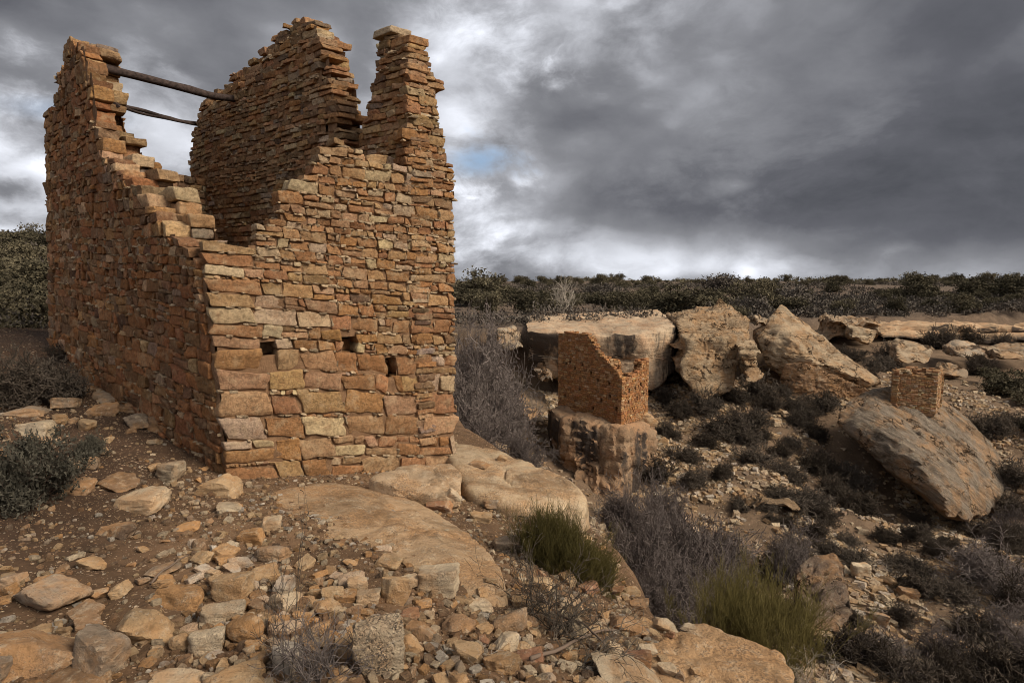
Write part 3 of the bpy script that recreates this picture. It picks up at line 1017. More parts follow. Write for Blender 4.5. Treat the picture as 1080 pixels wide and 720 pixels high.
taken = []
HAND = [
    # left: bare soil beside the house corner
    (152, 526, 50, 30, 'p', 'pale squared block with a flat sunlit top on bare soil', 'block'),
    (181, 498, 36, 27, 'p', 'pale upright block just behind the flat-topped squared block', 'block'),
    (125, 508, 46, 22, 'b', 'brown pointed wedge left of the pale upright block', 'wedge'),
    (179, 447, 38, 29, 'd', 'dark brown rounded block against the foot of the shaded side wall', 'block'),
    (151, 444, 26, 22, 'g', 'tilted grey flake leaning beside the dark block at the side wall', 'wedge'),
    (237, 514, 56, 31, 't', 'broad tan slab at the foot of the house corner', 'wedge'),
    (242, 537, 24, 13, 'p', 'small pale flat stone below the broad tan slab', 'slab'),
    (263, 562, 29, 23, 'o', 'bright orange block left of the bedrock slab', 'block'),
    (286, 555, 22, 20, 'p', 'pale grey block touching the bright orange one', 'block'),
    (288, 582, 38, 25, 'g', 'lumpy grey-brown rock below the bright orange block', 'round'),
    (125, 557, 45, 20, 'd', 'dark flat rock half buried in the bare soil', 'slab'),
    (198, 555, 23, 12, 'o', 'small orange stone in the middle of the bare soil', 'slab'),
    (98, 593, 31, 18, 't', 'small tan pointed rock above the big wedge at lower left', 'wedge'),
    (175, 599, 32, 18, 'g', 'grey ridge-backed rock beside a thin dead stick', 'wedge'),
    (56, 627, 80, 48, 'g', 'big grey-brown wedge with a sloping face at lower left', 'wedge'),
    (88, 642, 38, 24, 'b', 'brown rock tucked against the big grey-brown wedge', 'block'),
    (190, 625, 62, 34, 'o', 'wide flat orange-brown slab in the rubble', 'slab'),
    (246, 618, 44, 33, 't', 'tan rock with a domed top right of the orange-brown slab', 'block'),
    (156, 660, 62, 46, 't', 'large tan leaning slab in the lower rubble', 'wedge'),
    (190, 672, 25, 21, 't', 'small rounded tan rock right of the leaning slab', 'round'),
    (220, 671, 38, 31, 'p', 'pale upright block with a flat face in the lower rubble', 'block'),
    (259, 664, 40, 33, 'o', 'orange-brown rough block right of the pale flat-faced one', 'round'),
    (237, 646, 46, 26, 'p', 'pale cracked stone above the pale flat-faced block', 'block'),
    (106, 688, 58, 54, 'g', 'large squared grey block at the bottom left', 'block'),
    (34, 695, 100, 60, 'b', 'largest brown boulder in the bottom left corner', 'wedge'),
    (2, 708, 34, 46, 'g', 'grey rock cut by the left edge of the view', 'block'),
    (84, 716, 70, 24, 'b', 'low brown rock below the large squared grey block', 'slab'),
    (187, 714, 56, 26, 'p', 'low pale rock at the bottom edge below the leaning slab', 'slab'),
    (250, 716, 66, 28, 't', 'low tan rock at the bottom edge by the dead twigs', 'slab'),
    (38, 450, 46, 24, 'p', 'pale slab behind the grey sagebrush', 'slab'),
    (87, 487, 40, 18, 'g', 'flat grey slab right of the grey sagebrush', 'slab'),
    (83, 511, 40, 22, 'b', 'brown slab under the edge of the grey sagebrush', 'slab'),
    (110, 417, 60, 12, 'g', 'long flat grey slab lying along the side wall', 'slab'),
    (70, 424, 26, 15, 'g', 'grey rock at the left end of the long flat slab', 'block'),
    (32, 433, 48, 18, 'g', 'grey rock heaped up behind the pale slab', 'wedge'),
    (112, 434, 34, 15, 'b', 'brown slab in front of the long flat slab', 'slab'),
    (138, 431, 44, 12, 'b', 'thin brown slab at the side wall foot', 'slab'),
    (92, 449, 24, 14, 't', 'small tan rock left of the tilted flake', 'block'),
    # middle rubble
    (400, 681, 54, 70, 'p', 'large pitted boulder covered in dark lichen at the bottom', 'round'),
    (389, 630, 28, 20, 'p', 'pale stone standing just above the pitted boulder', 'block'),
    (419, 623, 36, 37, 't', 'tan squarish block between the pitted boulder and the bedrock slab', 'block'),
    (463, 615, 48, 40, 'p', 'pale rounded block leaning on the bedrock slab edge', 'block'),
    (409, 594, 28, 17, 't', 'tan flat stone on the edge of the bedrock slab', 'block'),
    (377, 614, 22, 18, 'p', 'pale chipped stone left of the tan squarish block', 'block'),
    (364, 628, 27, 17, 'o', 'light orange stone left of the pale standing stone', 'block'),
    (347, 644, 36, 25, 't', 'tan split rock left of the pitted boulder', 'wedge'),
    (433, 648, 26, 15, 'r', 'reddish flat stone right of the pitted boulder', 'slab'),
    (447, 637, 18, 11, 'o', 'small orange stone under the pale rounded block', 'block'),
    (444, 662, 34, 23, 'b', 'brown angular rock below the reddish flat stone', 'wedge'),
    (483, 656, 40, 25, 'b', 'brown weathered rock below the pale rounded block', 'round'),
    (503, 637, 32, 15, 'p', 'pale flat bar of rock at the slab tip', 'slab'),
    (493, 688, 40, 24, 't', 'tan block with a clean flat top by the bottom edge', 'block'),
    (530, 699, 40, 28, 't', 'tan cracked block right of the clean-topped one', 'block'),
    (510, 667, 15, 28, 'r', 'narrow upright reddish stone', 'wedge'),
    (432, 676, 34, 28, 't', 'tan rock touching the right side of the pitted boulder', 'wedge'),
    (537, 572, 38, 24, 'g', 'grey-brown slab beside the upper green bush', 'slab'),
    (537, 655, 44, 32, 'g', 'grey weathered rock at the foot of the bedrock slab tip', 'round'),
    (463, 530, 32, 17, 'r', 'reddish-brown flat rock on the dirt strip between slabs', 'slab'),
    (478, 526, 24, 22, 'p', 'pale rock at the right end of the dirt strip', 'wedge'),
    (506, 490, 19, 6, 'b', 'thin brown flake lying on the rim boulder', 'slab'),
    (530, 483, 11, 7, 't', 'tiny tan stone lying on the rim boulder', 'block'),
    (508, 543, 24, 13, 't', 'tan stone in the cleft below the rim boulder', 'block'),
    (521, 533, 24, 14, 'g', 'grey stone at the upper end of the cleft', 'block'),
    (303, 689, 46, 42, 'w', 'pale grey squared rock behind the dead twigs', 'block'),
    (302, 665, 38, 19, 'w', 'pale flat rock above the pale grey squared one', 'slab'),
    (403, 579, 22, 8, 'w', 'white flat chip on the bedrock slab', 'slab'),
    (333, 625, 22, 15, 't', 'small tan stone left of the light orange stone', 'block'),
    (319, 655, 22, 14, 'o', 'small orange stone above the dead twigs', 'block'),
    # right rubble towards the rim
    (723, 648, 44, 19, 't', 'tan block with a lit flat top under the lower green bush', 'block'),
    (727, 662, 18, 9, 'p', 'small flat pale stone below the lit tan block', 'slab'),
    (701, 657, 30, 21, 'p', 'pale stone left of the lit tan block', 'wedge'),
    (662, 660, 44, 28, 'b', 'brown rock at the head of the right-hand rubble', 'wedge'),
    (650, 689, 34, 38, 'p', 'pale slab tipped on edge in the right-hand rubble', 'wedge'),
    (673, 697, 32, 24, 'r', 'reddish rock right of the tipped pale slab', 'block'),
    (704, 706, 22, 14, 'p', 'small pale rock right of the reddish one', 'block'),
    (718, 706, 13, 26, 'g', 'narrow grey stone standing on end', 'wedge'),
    (737, 708, 18, 9, 't', 'small tan stone lying on the lower right ledge', 'slab'),
    (660, 717, 86, 18, 'p', 'long low pale rock on the bottom edge', 'slab'),
    (567, 619, 32, 22, 't', 'tan rock among the branches below the upper green bush', 'block'),
    (580, 594, 26, 19, 'g', 'grey rock under the upper green bush', 'round'),
    (673, 635, 26, 11, 'b', 'thin brown stone at the rim by the lower green bush', 'slab'),
    (600, 640, 30, 20, 'p', 'pale rock behind the dead branches', 'block'),
    (560, 690, 30, 18, 'r', 'reddish rock beneath the dead branches', 'block'),
    (612, 606, 26, 12, 'o', 'orange-brown stone right of the upper green bush', 'slab'),
]
# bedrock and boulders first need the hull builder
def hull_planes(U):
    bm = bmesh.new()
    for p in U: bm.verts.new(tuple(p))
    r = bmesh.ops.convex_hull(bm, input=bm.verts)
    bm.normal_update()
    N, D = [], []
    c = U.mean(0)
    for f in bm.faces:
        n = np.array(f.normal[:]); d = (np.array(f.verts[0].co[:]) - c) @ n
        if d < 0: n, d = -n, -d
        if any(n @ m > 0.995 and abs(d - e) < 0.03 for m, e in zip(N, D)): continue
        N.append(n); D.append(max(d, 0.02))
    bm.free()
    return c, np.array(N), np.array(D)


def hull_rock(pieces, sub=5, p=50, amp=0.04, freq=1.0, strata=0.05, sfreq=3.0, seed=0, fine=0.01, dip=(0, 0), block=0.3, joints=0.8, ribs=0.0):
    """rock grown round a set of points; several pieces make one lumpy mass. Returns verts, faces"""
    Vs, Fs, off = [], [], 0
    for pts in pieces:
        pts = np.array(pts, float)
        lo, hi = pts.min(0), pts.max(0)
        sc = (hi - lo) / 2
        U = (pts - (lo + hi) / 2) / sc
        c, N, D = hull_planes(U)
        V, Fc = ICO[sub]
        Q = V * faceted(V, N, D, p)[:, None] + c
        q0_, q1_ = Q.min(0), Q.max(0)
        Q = (Q - (q0_ + q1_) / 2) / ((q1_ - q0_) / 2)
        Q = Q * sc + (lo + hi) / 2
        # outward direction in world space
        e = V / sc; e /= np.linalg.norm(e, axis=1, keepdims=True)
        w_ = Q * freq + seed
        zz = Q[:, 2] + dip[0] * Q[:, 0] + dip[1] * Q[:, 1] + 0.12 / sfreq * fbm(w_ * 1.3, 3)
        lay = vnoise(np.stack([Q[:, 0] * sfreq * 0.12, Q[:, 1] * sfreq * 0.12, zz * sfreq * 2.0 + seed], -1))
        lay = np.sign(lay) * np.abs(lay) ** 0.6
        hor = np.clip(1.25 - np.abs(e[:, 2]), 0, 1)
        ridge = 1 - 2.2 * np.abs(fbm(w_ * 1.3 + 31, 3))
        blocky = vnoise(np.floor(w_ * 1.6 + 0.5 * fbm(w_ * 2.2, 2)[:, None]) + 0.5)
        # joints and bedding planes: past each one the face steps back
        r = np.random.default_rng(int(seed * 7 + off))
        ctr, hs = Q.mean(0), (Q.max(0) - Q.min(0)).max() / 2
        step = 0
        for k in range(12):
            nn = r.normal(0, 1, 3)
            nn = unit(nn * (1, 1, 0.25)) if k % 2 else unit((-dip[0] + nn[0] * 0.15, -dip[1] + nn[1] * 0.15, 1.0))
            sd_ = (Q - ctr) @ nn - hs * r.uniform(-0.75, 0.75) + 0.05 * hs * fbm(w_ * 0.9 + k * 9, 4)
            side = 1.0 if r.random() < 0.5 else -1.0
            lim = sst(-0.1, 0.25, fbm(w_ * 0.35 + 50 + k * 5, 2) + 0.15)
            step = step - joints * amp * r.uniform(0.5, 1.3) * sst(-0.03, 0.03, side * sd_ / (hs * 0.35)) * lim
            step = step - joints * 0.6 * amp * np.exp(-(sd_ / (hs * 0.022)) ** 2) * lim
        Q = Q + e * (step + 0.5 * amp * fbm(w_ * 2.2, 6, 0.6) - 0.9 * amp * np.maximum(ridge, 0) ** 4 + block * amp * blocky + strata * lay * hor + fine * fbm(w_ * 9, 3))[:, None]
        if ribs:
            rb = fbm(Q * np.array((1.1, 1.1, 0.16)) + seed, 4, 0.6)
            Q = Q + e * (ribs * rb * hor)[:, None]
        Vs.append(Q); Fs.append(Fc + off); off += len(Q)
    return np.concatenate(Vs), np.concatenate(Fs)


def boulder(name, pieces, mat, col, label, cat='boulder', group=None, sharp=40, **kw):
    V, Fc = hull_rock(pieces, **kw)
    c = V.mean(0); c[2] = V[:, 2].min()
    o = link(name, mesh(name, V - c, [Fc], True, sharp), mat, None, c)
    o.color = (*col, 1)
    BVHS.append(BVHTree.FromPolygons([tuple(v) for v in V], [tuple(f) for f in Fc]))
    return tag(o, label, cat, group)


def pp(*a):
    return [P(*q) for q in a]


def lift(pts, dz):
    """give each pixel the distance at which its ray is dz above the ground"""
    o = []
    for q in pts:
        g_ = hit(q[0], q[1])
        d = dz if len(q) < 3 else q[2]
        o.append((q[0], q[1], g_[1] * (1 - d / (EZ - g_[2]))))
    return o


def slab_pts(top, thick=0.8, spread=0.05):
    """points of the upper edge (px, py, Y) continued downward"""
    T = np.array(pp(*top))
    c = T.mean(0)
    Bt = T.copy(); Bt[:, :2] = c[:2] + (T[:, :2] - c[:2]) * (1 + spread); Bt[:, 2] = T[:, 2] - thick
    return np.concatenate([T, Bt])


SLABC = (0.40, 0.265, 0.150)
# the long bedrock slab in front of the house
boulder('bedrock_slab', [slab_pts(lift([(268, 524, .01), (300, 512, .03), (345, 506, .05), (395, 514, .06), (440, 526, .10), (480, 548, .13), (512, 572, .15), (533, 600, .15), (537, 636, .02),
                                        (515, 640, .0), (480, 626, .03), (440, 606, .05), (400, 584, .06), (350, 578, .05), (300, 556, .03), (375, 545, .14), (440, 560, .18), (490, 592, .18), (515, 615, .14)], .1), 0.5, 0.02)],
        M_SLAB, SLABC, 'long smooth tan bedrock slab in front of the house', 'bedrock', sub=6, p=40, amp=0.026, freq=1.3, strata=0.010, sfreq=4, seed=3, fine=0.008, block=0.15, joints=0.5)
boulder('bedrock_slab', [slab_pts([(388, 503, 6.15), (420, 490, 6.7), (470, 484, 7.0), (488, 492, 6.75), (490, 522, 5.95), (462, 516, 6.0), (420, 511, 5.95)], 0.5, 0.02)],
        M_SLAB, (0.44, 0.31, 0.19), 'small pale bedrock ledge at the foot of the sunlit wall', 'bedrock', sub=5, p=20, amp=0.03, freq=1.6, strata=0.015, seed=8, fine=0.006)
boulder('rim_boulder', [np.concatenate([slab_pts([(462, 462, 8.6), (500, 460, 8.6), (545, 472, 8.1), (585, 486, 7.4), (612, 503, 6.9), (624, 528, 6.4), (622, 545, 6.1), (598, 540, 6.0), (540, 528, 6.1), (490, 510, 6.4),
                                   (476, 492, 7.0), (550, 490, 7.2)], 1.6, -0.03)])],
        M_SLAB, (0.46, 0.335, 0.205), 'big pale domed boulder on the rim right of the house', 'boulder', sub=6, p=14, amp=0.045, freq=0.9, strata=0.012, sfreq=3, seed=12, fine=0.010, block=0.1, joints=0.4)
boulder('rim_boulder', [slab_pts([(632, 592, 4.9), (645, 588, 5.0), (655, 604, 4.85), (659, 625, 4.6), (655, 640, 4.35), (640, 640, 4.3), (628, 622, 4.45)], 0.7, 0.0)],
        M_SLAB, (0.43, 0.31, 0.19), 'small pale boulder at the rim between the two green bushes', 'boulder', sub=5, p=12, amp=0.04, freq=2.0, strata=0.01, seed=15, fine=0.006)
boulder('bedrock_slab', [slab_pts([(640, 706, 2.95), (690, 668, 3.4), (735, 655, 3.6), (790, 668, 3.45), (830, 685, 3.25), (838, 705, 3.05), (836, 730, 2.8), (760, 740, 2.7), (680, 735, 2.7), (650, 722, 2.8)], 0.6, 0.0)],
        M_SLAB, (0.40, 0.245, 0.125), 'tan layered ledge at the lower right rim edge', 'bedrock', sub=6, p=34, amp=0.035, freq=1.5, strata=0.030, sfreq=6, seed=21, fine=0.007, block=0.1, joints=0.25)
boulder('rim_boulder', [slab_pts([(575, 590, 5.3), (612, 560, 5.9), (640, 600, 5.2), (690, 640, 4.3), (640, 655, 4.0), (585, 630, 4.4)], 1.6, 0.02)],
        M_SLAB, (0.38, 0.265, 0.16), 'brown rock of the rim edge below the upper green bush', 'boulder', sub=5, p=18, amp=0.06, freq=1.3, strata=0.05, seed=25)

for h in HAND:
    x, y, w_, hh, tn, lab, sty = h
    kw = {}
    if 'pitted' in lab and 'large' in lab: kw = dict(me=PITTED, tilt=0.02, yaw=0.2)
    o = place_rock(x, y, w_, hh, tn, lab, sty, **kw)
# stones lying on bedrock are lifted onto it below (see settle)

# ---- scattered rubble in the foreground
ZONES = [  # polygon-ish boxes in the picture, number, size range in px, tones, label, group
    ((200, 330, 380, 720), 84, (12, 33), 'ttppobw', 'loose tan fragment in the dense rubble below the bedrock slab', 'loose stones below the bedrock slab'),
    ((380, 610, 560, 720), 38, (11, 27), 'ttpobp', 'loose stone in the rubble between the pitted boulder and the ledge', 'loose stones right of the pitted boulder'),
    ((40, 440, 250, 600), 24, (8, 20), 'tbgop', 'small stone strewn over the bare soil left of the house corner', 'small stones on the bare soil'),
    ((0, 600, 210, 720), 18, (14, 34), 'tbgop', 'small stone between the big rocks at lower left', 'small stones among the lower left rocks'),
    ((540, 560, 720, 720), 38, (10, 26), 'tpptrg', 'loose stone in the brushy rubble along the rim', 'loose stones along the rim'),
    ((30, 405, 200, 455), 12, (8, 22), 'gbt', 'flat grey stone heaped along the shaded side wall', 'stones along the side wall'),
]
nscat = 0
for box, n, (a, b), tones, lab, grp in ZONES:
    x0, y0, x1, y1 = box
    k = tries = 0
    while k < n and tries < n * 30:
        tries += 1
        px_, py_ = random.uniform(x0, x1), random.uniform(y0, y1)
        if 'below the bedrock' in lab and (py_ < 590 - max(0, (330 - px_)) * 0.2): continue
        if px_ > 250 and py_ < 585 and px_ < 540: continue
        wp = random.uniform(a, b) * (1.25 if random.random() < 0.15 else 0.9)
        q = hit2(px_, py_ + 3)
        r = wp * q[1] / F * 0.5
        if any((q[0] - t[0]) ** 2 + (q[1] + r - t[1]) ** 2 < (r * 0.8 + t[2] * 0.85) ** 2 for t in taken): continue
        if sdist(q[:1], q[1:2], RIM)[0] > -0.05: continue
        place_rock(px_, py_, wp, wp * random.uniform(0.5, 0.8), random.choice(tones), lab, random.choice(('block', 'block', 'wedge', 'slab', 'block')), grp, tilt=0.35, yaw=random.uniform(-3, 3))
        k += 1; nscat += 1
print('hand rocks', len(HAND), 'scattered', nscat)


def stone_field(pos, size, cols, level, flatness=(0.4, 0.8)):
    """many small stones in one mesh"""
    n = len(pos)
    g_, fc = GRID[level] if level in GRID else (np.array([(x, y, z) for x in (-1, 1) for y in (-1, 1) for z in (-1, 1)], float),
                                               np.array([(0, 1, 3, 2), (4, 6, 7, 5), (0, 4, 5, 1), (2, 3, 7, 6), (0, 2, 6, 4), (1, 5, 7, 3)]))
    v = len(g_)
    d = np.stack([size * rng.uniform(0.7, 1.3, n), size * rng.uniform(0.5, 1.0, n), size * rng.uniform(*flatness, n)], -1) * 0.5
    sgn = np.repeat(g_[None], n, 0) + rng.normal(0, 0.24 if v < 20 else 0.14, (n, v, 3))
    if v > 20: sgn = sgn / (np.linalg.norm(sgn, axis=-1, keepdims=True) ** 0.45)
    q = sgn * d[:, None]
    a = rng.uniform(0, 6.283, n); t = rng.normal(0, 0.35, n)
    ca, sa, ct, stt = np.cos(a), np.sin(a), np.cos(t), np.sin(t)
    x, y, z = q[..., 0], q[..., 1], q[..., 2]
    y, z = y * ct[:, None] - z * stt[:, None], y * stt[:, None] + z * ct[:, None]
    x, y = x * ca[:, None] - y * sa[:, None], x * sa[:, None] + y * ca[:, None]
    q = np.stack([x, y, z], -1) + pos[:, None]
    return q.reshape(-1, 3), (fc[None] + (np.arange(n) * v)[:, None, None]).reshape(-1, fc.shape[1]), np.repeat(cols, v, 0)


def tones_for(n, keys, lo=0.7, hi=1.1):
    K = np.array([TONE[k] for k in keys])
    return K[rng.integers(0, len(K), n)] * rng.uniform(lo, hi, (n, 1))


# ---- gravel on the terrace
n = 42000
x = rng.uniform(-7, 2.2, n); y = 1.6 + 7.0 * rng.random(n) ** 1.35
keep = (sdist(x, y, RIM) < -0.05)
dens = 0.55 + 0.8 * fbm(np.stack([x * 0.9, y * 0.9, x * 0 + 4], -1), 3) + 0.35 * (x > -2.6) - 0.35 * (x < -3.2)
keep &= rng.random(n) < np.clip(dens, 0.08, 1)
x, y = x[keep], y[keep]
sz = 0.009 + 0.060 * rng.random(len(x)) ** np.where((x > -2.4) & (y < 5.2), 2.2, 3.4)
z = ground_z(x, y) + sz * 0.12
V, Fc, C_ = stone_field(np.stack([x, y, z], -1), sz, tones_for(len(x), 'ttppobwgbd', 0.6, 1.15), 'lo')
o = link('gravel', mesh('gravel', V, [Fc], True, 40, C_), M_STONE)
tag(o, 'fine stone chips strewn over the brown soil', 'gravel', None, 'stuff')

# ---- scree on the canyon slope
n = 230000
x = rng.uniform(-4, 40, n); y = rng.uniform(6, 52, n)
s1_ = sdist(x, y, RIM); s2_ = -sdist(x, y, FARRIM)
dn = fbm(np.stack([x * 0.16, y * 0.16, x * 0 + 2], -1), 3) * 1.0 + 0.40 + 0.5 * fbm(np.stack([x * 0.8, y * 0.8, x * 0 + 8], -1), 2)
dn = dn * (1 - 0.7 * sst(24, 36, x)) * (1 - 0.5 * sst(40, 50, y)) * sst(5, 9, y)
keep = (s1_ > 1.0) & (s2_ < -0.5) & (rng.random(n) < np.clip(dn, 0.04, 0.95))
x, y = x[keep], y[keep]
sz = 0.06 + 0.26 * rng.random(len(x)) ** 3.4
z = ground_z(x, y) + sz * 0.12
V, Fc, C_ = stone_field(np.stack([x, y, z], -1), sz, tones_for(len(x), 'ttppwptg', 0.8, 1.25), 'c8')
o = link('scree', mesh('scree', V, [Fc], False, None, C_), M_STONE_FAR)
tag(o, 'tan broken stones covering the canyon slope', 'scree', None, 'stuff')


# ------------------------------------------------------------------ canyon boulders and ledges
FR = (0.42, 0.295, 0.175)
def blk(front, depth, sink=0.0, back_z=0.0, top_back=None):
    """front outline (px, py, Y) pushed back by a depth"""
    T = np.array(pp(*front))
    Bk = T.copy(); Bk[:, 1] += depth; Bk[:, 0] *= (1 + depth / T[:, 1].mean() * 0.6)
    Bk[:, 2] += back_z
    return np.concatenate([T, Bk])


# the square tower's boulder
boulder('tower_boulder', [np.array(pp((578, 430, 28.5), (600, 426, 31), (640, 428, 31.0), (690, 434, 29.5), (691, 452, 27.4), (660, 452, 25.2), (620, 444, 26.2), (585, 436, 27.6),
                                      (579, 470, 28), (590, 492, 27), (622, 540, 24.4), (655, 535, 24.2), (689, 490, 26.6), (660, 575, 26), (600, 550, 27), (582, 520, 28), (690, 520, 30), (590, 500, 31)))],
        M_CLIFF, (0.25, 0.165, 0.10), 'dark-streaked boulder carrying the small square tower', sub=6, p=40, amp=0.13, freq=0.6, strata=0.02, sfreq=1.2, seed=41, fine=0.05, block=0.05, joints=0.35, ribs=0.30)
# opposite caprock
boulder('caprock', [blk([(556, 346, 39.5), (600, 349, 38.5), (680, 347, 38), (714, 339, 40), (715, 395, 40), (690, 412, 38.5), (640, 415, 39), (590, 405, 40), (558, 385, 41)], 17, 0, 0.1)],
        M_CLIFF, (0.42, 0.315, 0.21), 'broad flat-topped caprock behind the square tower', sub=6, p=60, amp=0.16, freq=0.45, strata=0.22, sfreq=0.9, seed=44, fine=0.04, block=0.1, ribs=0.25, joints=0.25)
boulder('boulder', [blk([(522, 346, 41), (540, 342, 41), (556, 350, 40), (557, 372, 39.5), (540, 378, 39), (522, 366, 40)], 4)], M_FARROCK, (0.50, 0.39, 0.27), 'pale boulder at the left end of the flat caprock', sub=5, amp=0.15, freq=0.6, strata=0.08, sfreq=1.2, seed=47)
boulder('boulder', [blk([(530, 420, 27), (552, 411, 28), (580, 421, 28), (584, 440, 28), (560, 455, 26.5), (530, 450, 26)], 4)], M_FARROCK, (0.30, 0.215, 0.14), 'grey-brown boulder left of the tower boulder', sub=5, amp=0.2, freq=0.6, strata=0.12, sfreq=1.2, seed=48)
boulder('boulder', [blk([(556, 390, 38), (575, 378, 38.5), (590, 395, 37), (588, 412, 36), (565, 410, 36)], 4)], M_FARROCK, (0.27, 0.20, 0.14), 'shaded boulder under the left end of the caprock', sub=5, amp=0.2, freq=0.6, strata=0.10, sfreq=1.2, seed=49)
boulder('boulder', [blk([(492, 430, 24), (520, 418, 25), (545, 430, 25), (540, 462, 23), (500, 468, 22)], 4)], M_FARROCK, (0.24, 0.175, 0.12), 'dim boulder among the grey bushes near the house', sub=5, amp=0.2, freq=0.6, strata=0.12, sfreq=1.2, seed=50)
# the block and column right of the caprock
boulder('boulder', [blk([(718, 352, 37.2), (748, 347, 37), (778, 350, 37), (782, 385, 37), (775, 412, 36.5), (738, 428, 35.5), (716, 398, 36.5)], 6)], M_FARROCK, (0.44, 0.31, 0.185), 'large upright tan block right of the flat caprock', sub=6, p=50, amp=0.17, freq=0.7, strata=0.07, sfreq=1.1, seed=52, fine=0.05, joints=0.6)
boulder('boulder', [blk([(712, 336, 40), (730, 326, 42), (770, 324, 43), (792, 335, 43), (790, 366, 41), (775, 376, 39), (725, 376, 39)], 7)], M_FARROCK, (0.40, 0.28, 0.17), 'crumbling rubble-topped ledge above the upright block', sub=6, p=24, amp=0.20, freq=0.9, strata=0.14, sfreq=2.0, seed=53, fine=0.10, joints=0.5)
boulder('boulder', [blk([(755, 326, 46), (762, 321, 46), (775, 324, 46), (778, 336, 45), (757, 336, 45)], 3)], M_FARROCK, (0.40, 0.27, 0.15), 'small knob of rock on top of the rubble ledge', sub=5, p=14, amp=0.3, freq=0.8, strata=0.15, sfreq=1.3, seed=54, fine=0.08)
boulder('boulder', [blk([(777, 359, 35.6), (802, 358, 35.6), (804, 374, 35.6), (790, 380, 35.4), (779, 375, 35.4)], 2.2), blk([(781, 372, 35.5), (801, 372, 35.5), (800, 388, 35.6), (784, 388, 35.6)], 2.0),
                    blk([(783, 385, 35.4), (803, 386, 35.2), (810, 399, 35), (806, 406, 34.8), (786, 405, 34.8)], 2.4)], M_FARROCK, (0.47, 0.34, 0.21), 'narrow stacked rock column between the two big boulders', sub=5, p=18, amp=0.12, freq=0.9, strata=0.06, sfreq=1.5, seed=56)
boulder('boulder', [blk([(716, 352, 39), (722, 346, 39.5), (723, 362, 38.5), (717, 366, 38.5)], 3), blk([(705, 362, 38.8), (724, 358, 38.4), (725, 372, 38), (708, 373, 38.2)], 2.5), blk([(708, 374, 38.4), (722, 374, 38), (722, 392, 38), (710, 392, 38)], 2.5)],
        M_FARROCK, (0.38, 0.24, 0.14), 'pile of rounded blocks in the cleft beside the caprock', sub=4, p=12, amp=0.10, freq=0.9, strata=0.04, seed=57)
# the peaked tilted boulder
pk = np.array(pp((797, 356, 42), (811, 334, 43), (823, 319, 44.5), (834, 330, 44.5), (862, 354, 44), (900, 382, 42.5), (931, 408, 41), (926, 417, 40), (900, 421, 40), (850, 421, 40), (822, 400, 40.5), (803, 378, 41), (800, 366, 41.5),
                 (830, 352, 40.6), (856, 380, 38.6), (890, 397, 38.4), (922, 412, 39.0), (836, 378, 39.4), (840, 350, 52), (910, 400, 50), (820, 380, 50)))
pk2 = np.array(pp((828, 384, 39.2), (850, 382, 38.5), (888, 399, 38.3), (915, 414, 38.8), (905, 422, 38.9), (862, 426, 38.4), (834, 420, 38.8), (822, 402, 39.4), (860, 400, 44), (905, 418, 43)))
boulder('boulder', [pk], M_FARROCK, (0.46, 0.335, 0.21), 'peaked tilted boulder sloping down to the right', sub=6, p=60, amp=0.22, freq=0.6, strata=0.10, sfreq=1.2, seed=60, fine=0.05, dip=(0.75, 0), joints=0.5)
boulder('boulder', [pk2], M_FARROCK, (0.36, 0.205, 0.108), 'orange-red rock face under the peaked tilted boulder', sub=6, p=60, amp=0.15, freq=0.6, strata=0.08, sfreq=1.0, seed=61, fine=0.05, dip=(0.5, 0), joints=0.15, block=0.0)
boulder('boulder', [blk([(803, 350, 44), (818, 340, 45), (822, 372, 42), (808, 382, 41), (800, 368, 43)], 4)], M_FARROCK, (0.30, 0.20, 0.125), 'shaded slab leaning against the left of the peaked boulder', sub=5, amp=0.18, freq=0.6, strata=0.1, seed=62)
boulder('boulder', [blk([(795, 338, 48), (812, 332, 48), (815, 342, 47), (797, 347, 47)], 4)], M_FARROCK, (0.50, 0.37, 0.24), 'pale slab between the rubble ledge and the peaked boulder', sub=5, amp=0.15, freq=0.6, strata=0.06, seed=63)
# the big lichen-covered boulder with the small ruin on it
bb = np.array(pp((880, 440, 31.5), (890, 426, 32.2), (910, 412, 33), (938, 403, 33.5), (975, 410, 34.5), (1002, 424, 34.5), (1032, 452, 34), (1058, 487, 32.8), (1062, 520, 30.6), (1046, 542, 28.6), (1020, 551, 26.8), (1000, 549, 26.2),
                 (966, 521, 27.6), (930, 489, 29.2), (900, 462, 30.6), (925, 424, 31.4), (948, 455, 29.2), (972, 490, 27.4), (1000, 525, 26.2), (1020, 500, 28.6), (990, 440, 31.4), (1010, 440, 40), (940, 430, 40), (1060, 510, 38), (1000, 545, 34), (930, 480, 36)))
boulder('lichen_boulder', [bb], M_LICHROCK, (0.265, 0.205, 0.148), 'huge tilted lichen-grey boulder carrying the small ruined wall', sub=6, p=60, amp=0.17, freq=0.5, strata=0.15, sfreq=1.1, joints=0.6, seed=66, fine=0.05, dip=(0.75, 0.1))
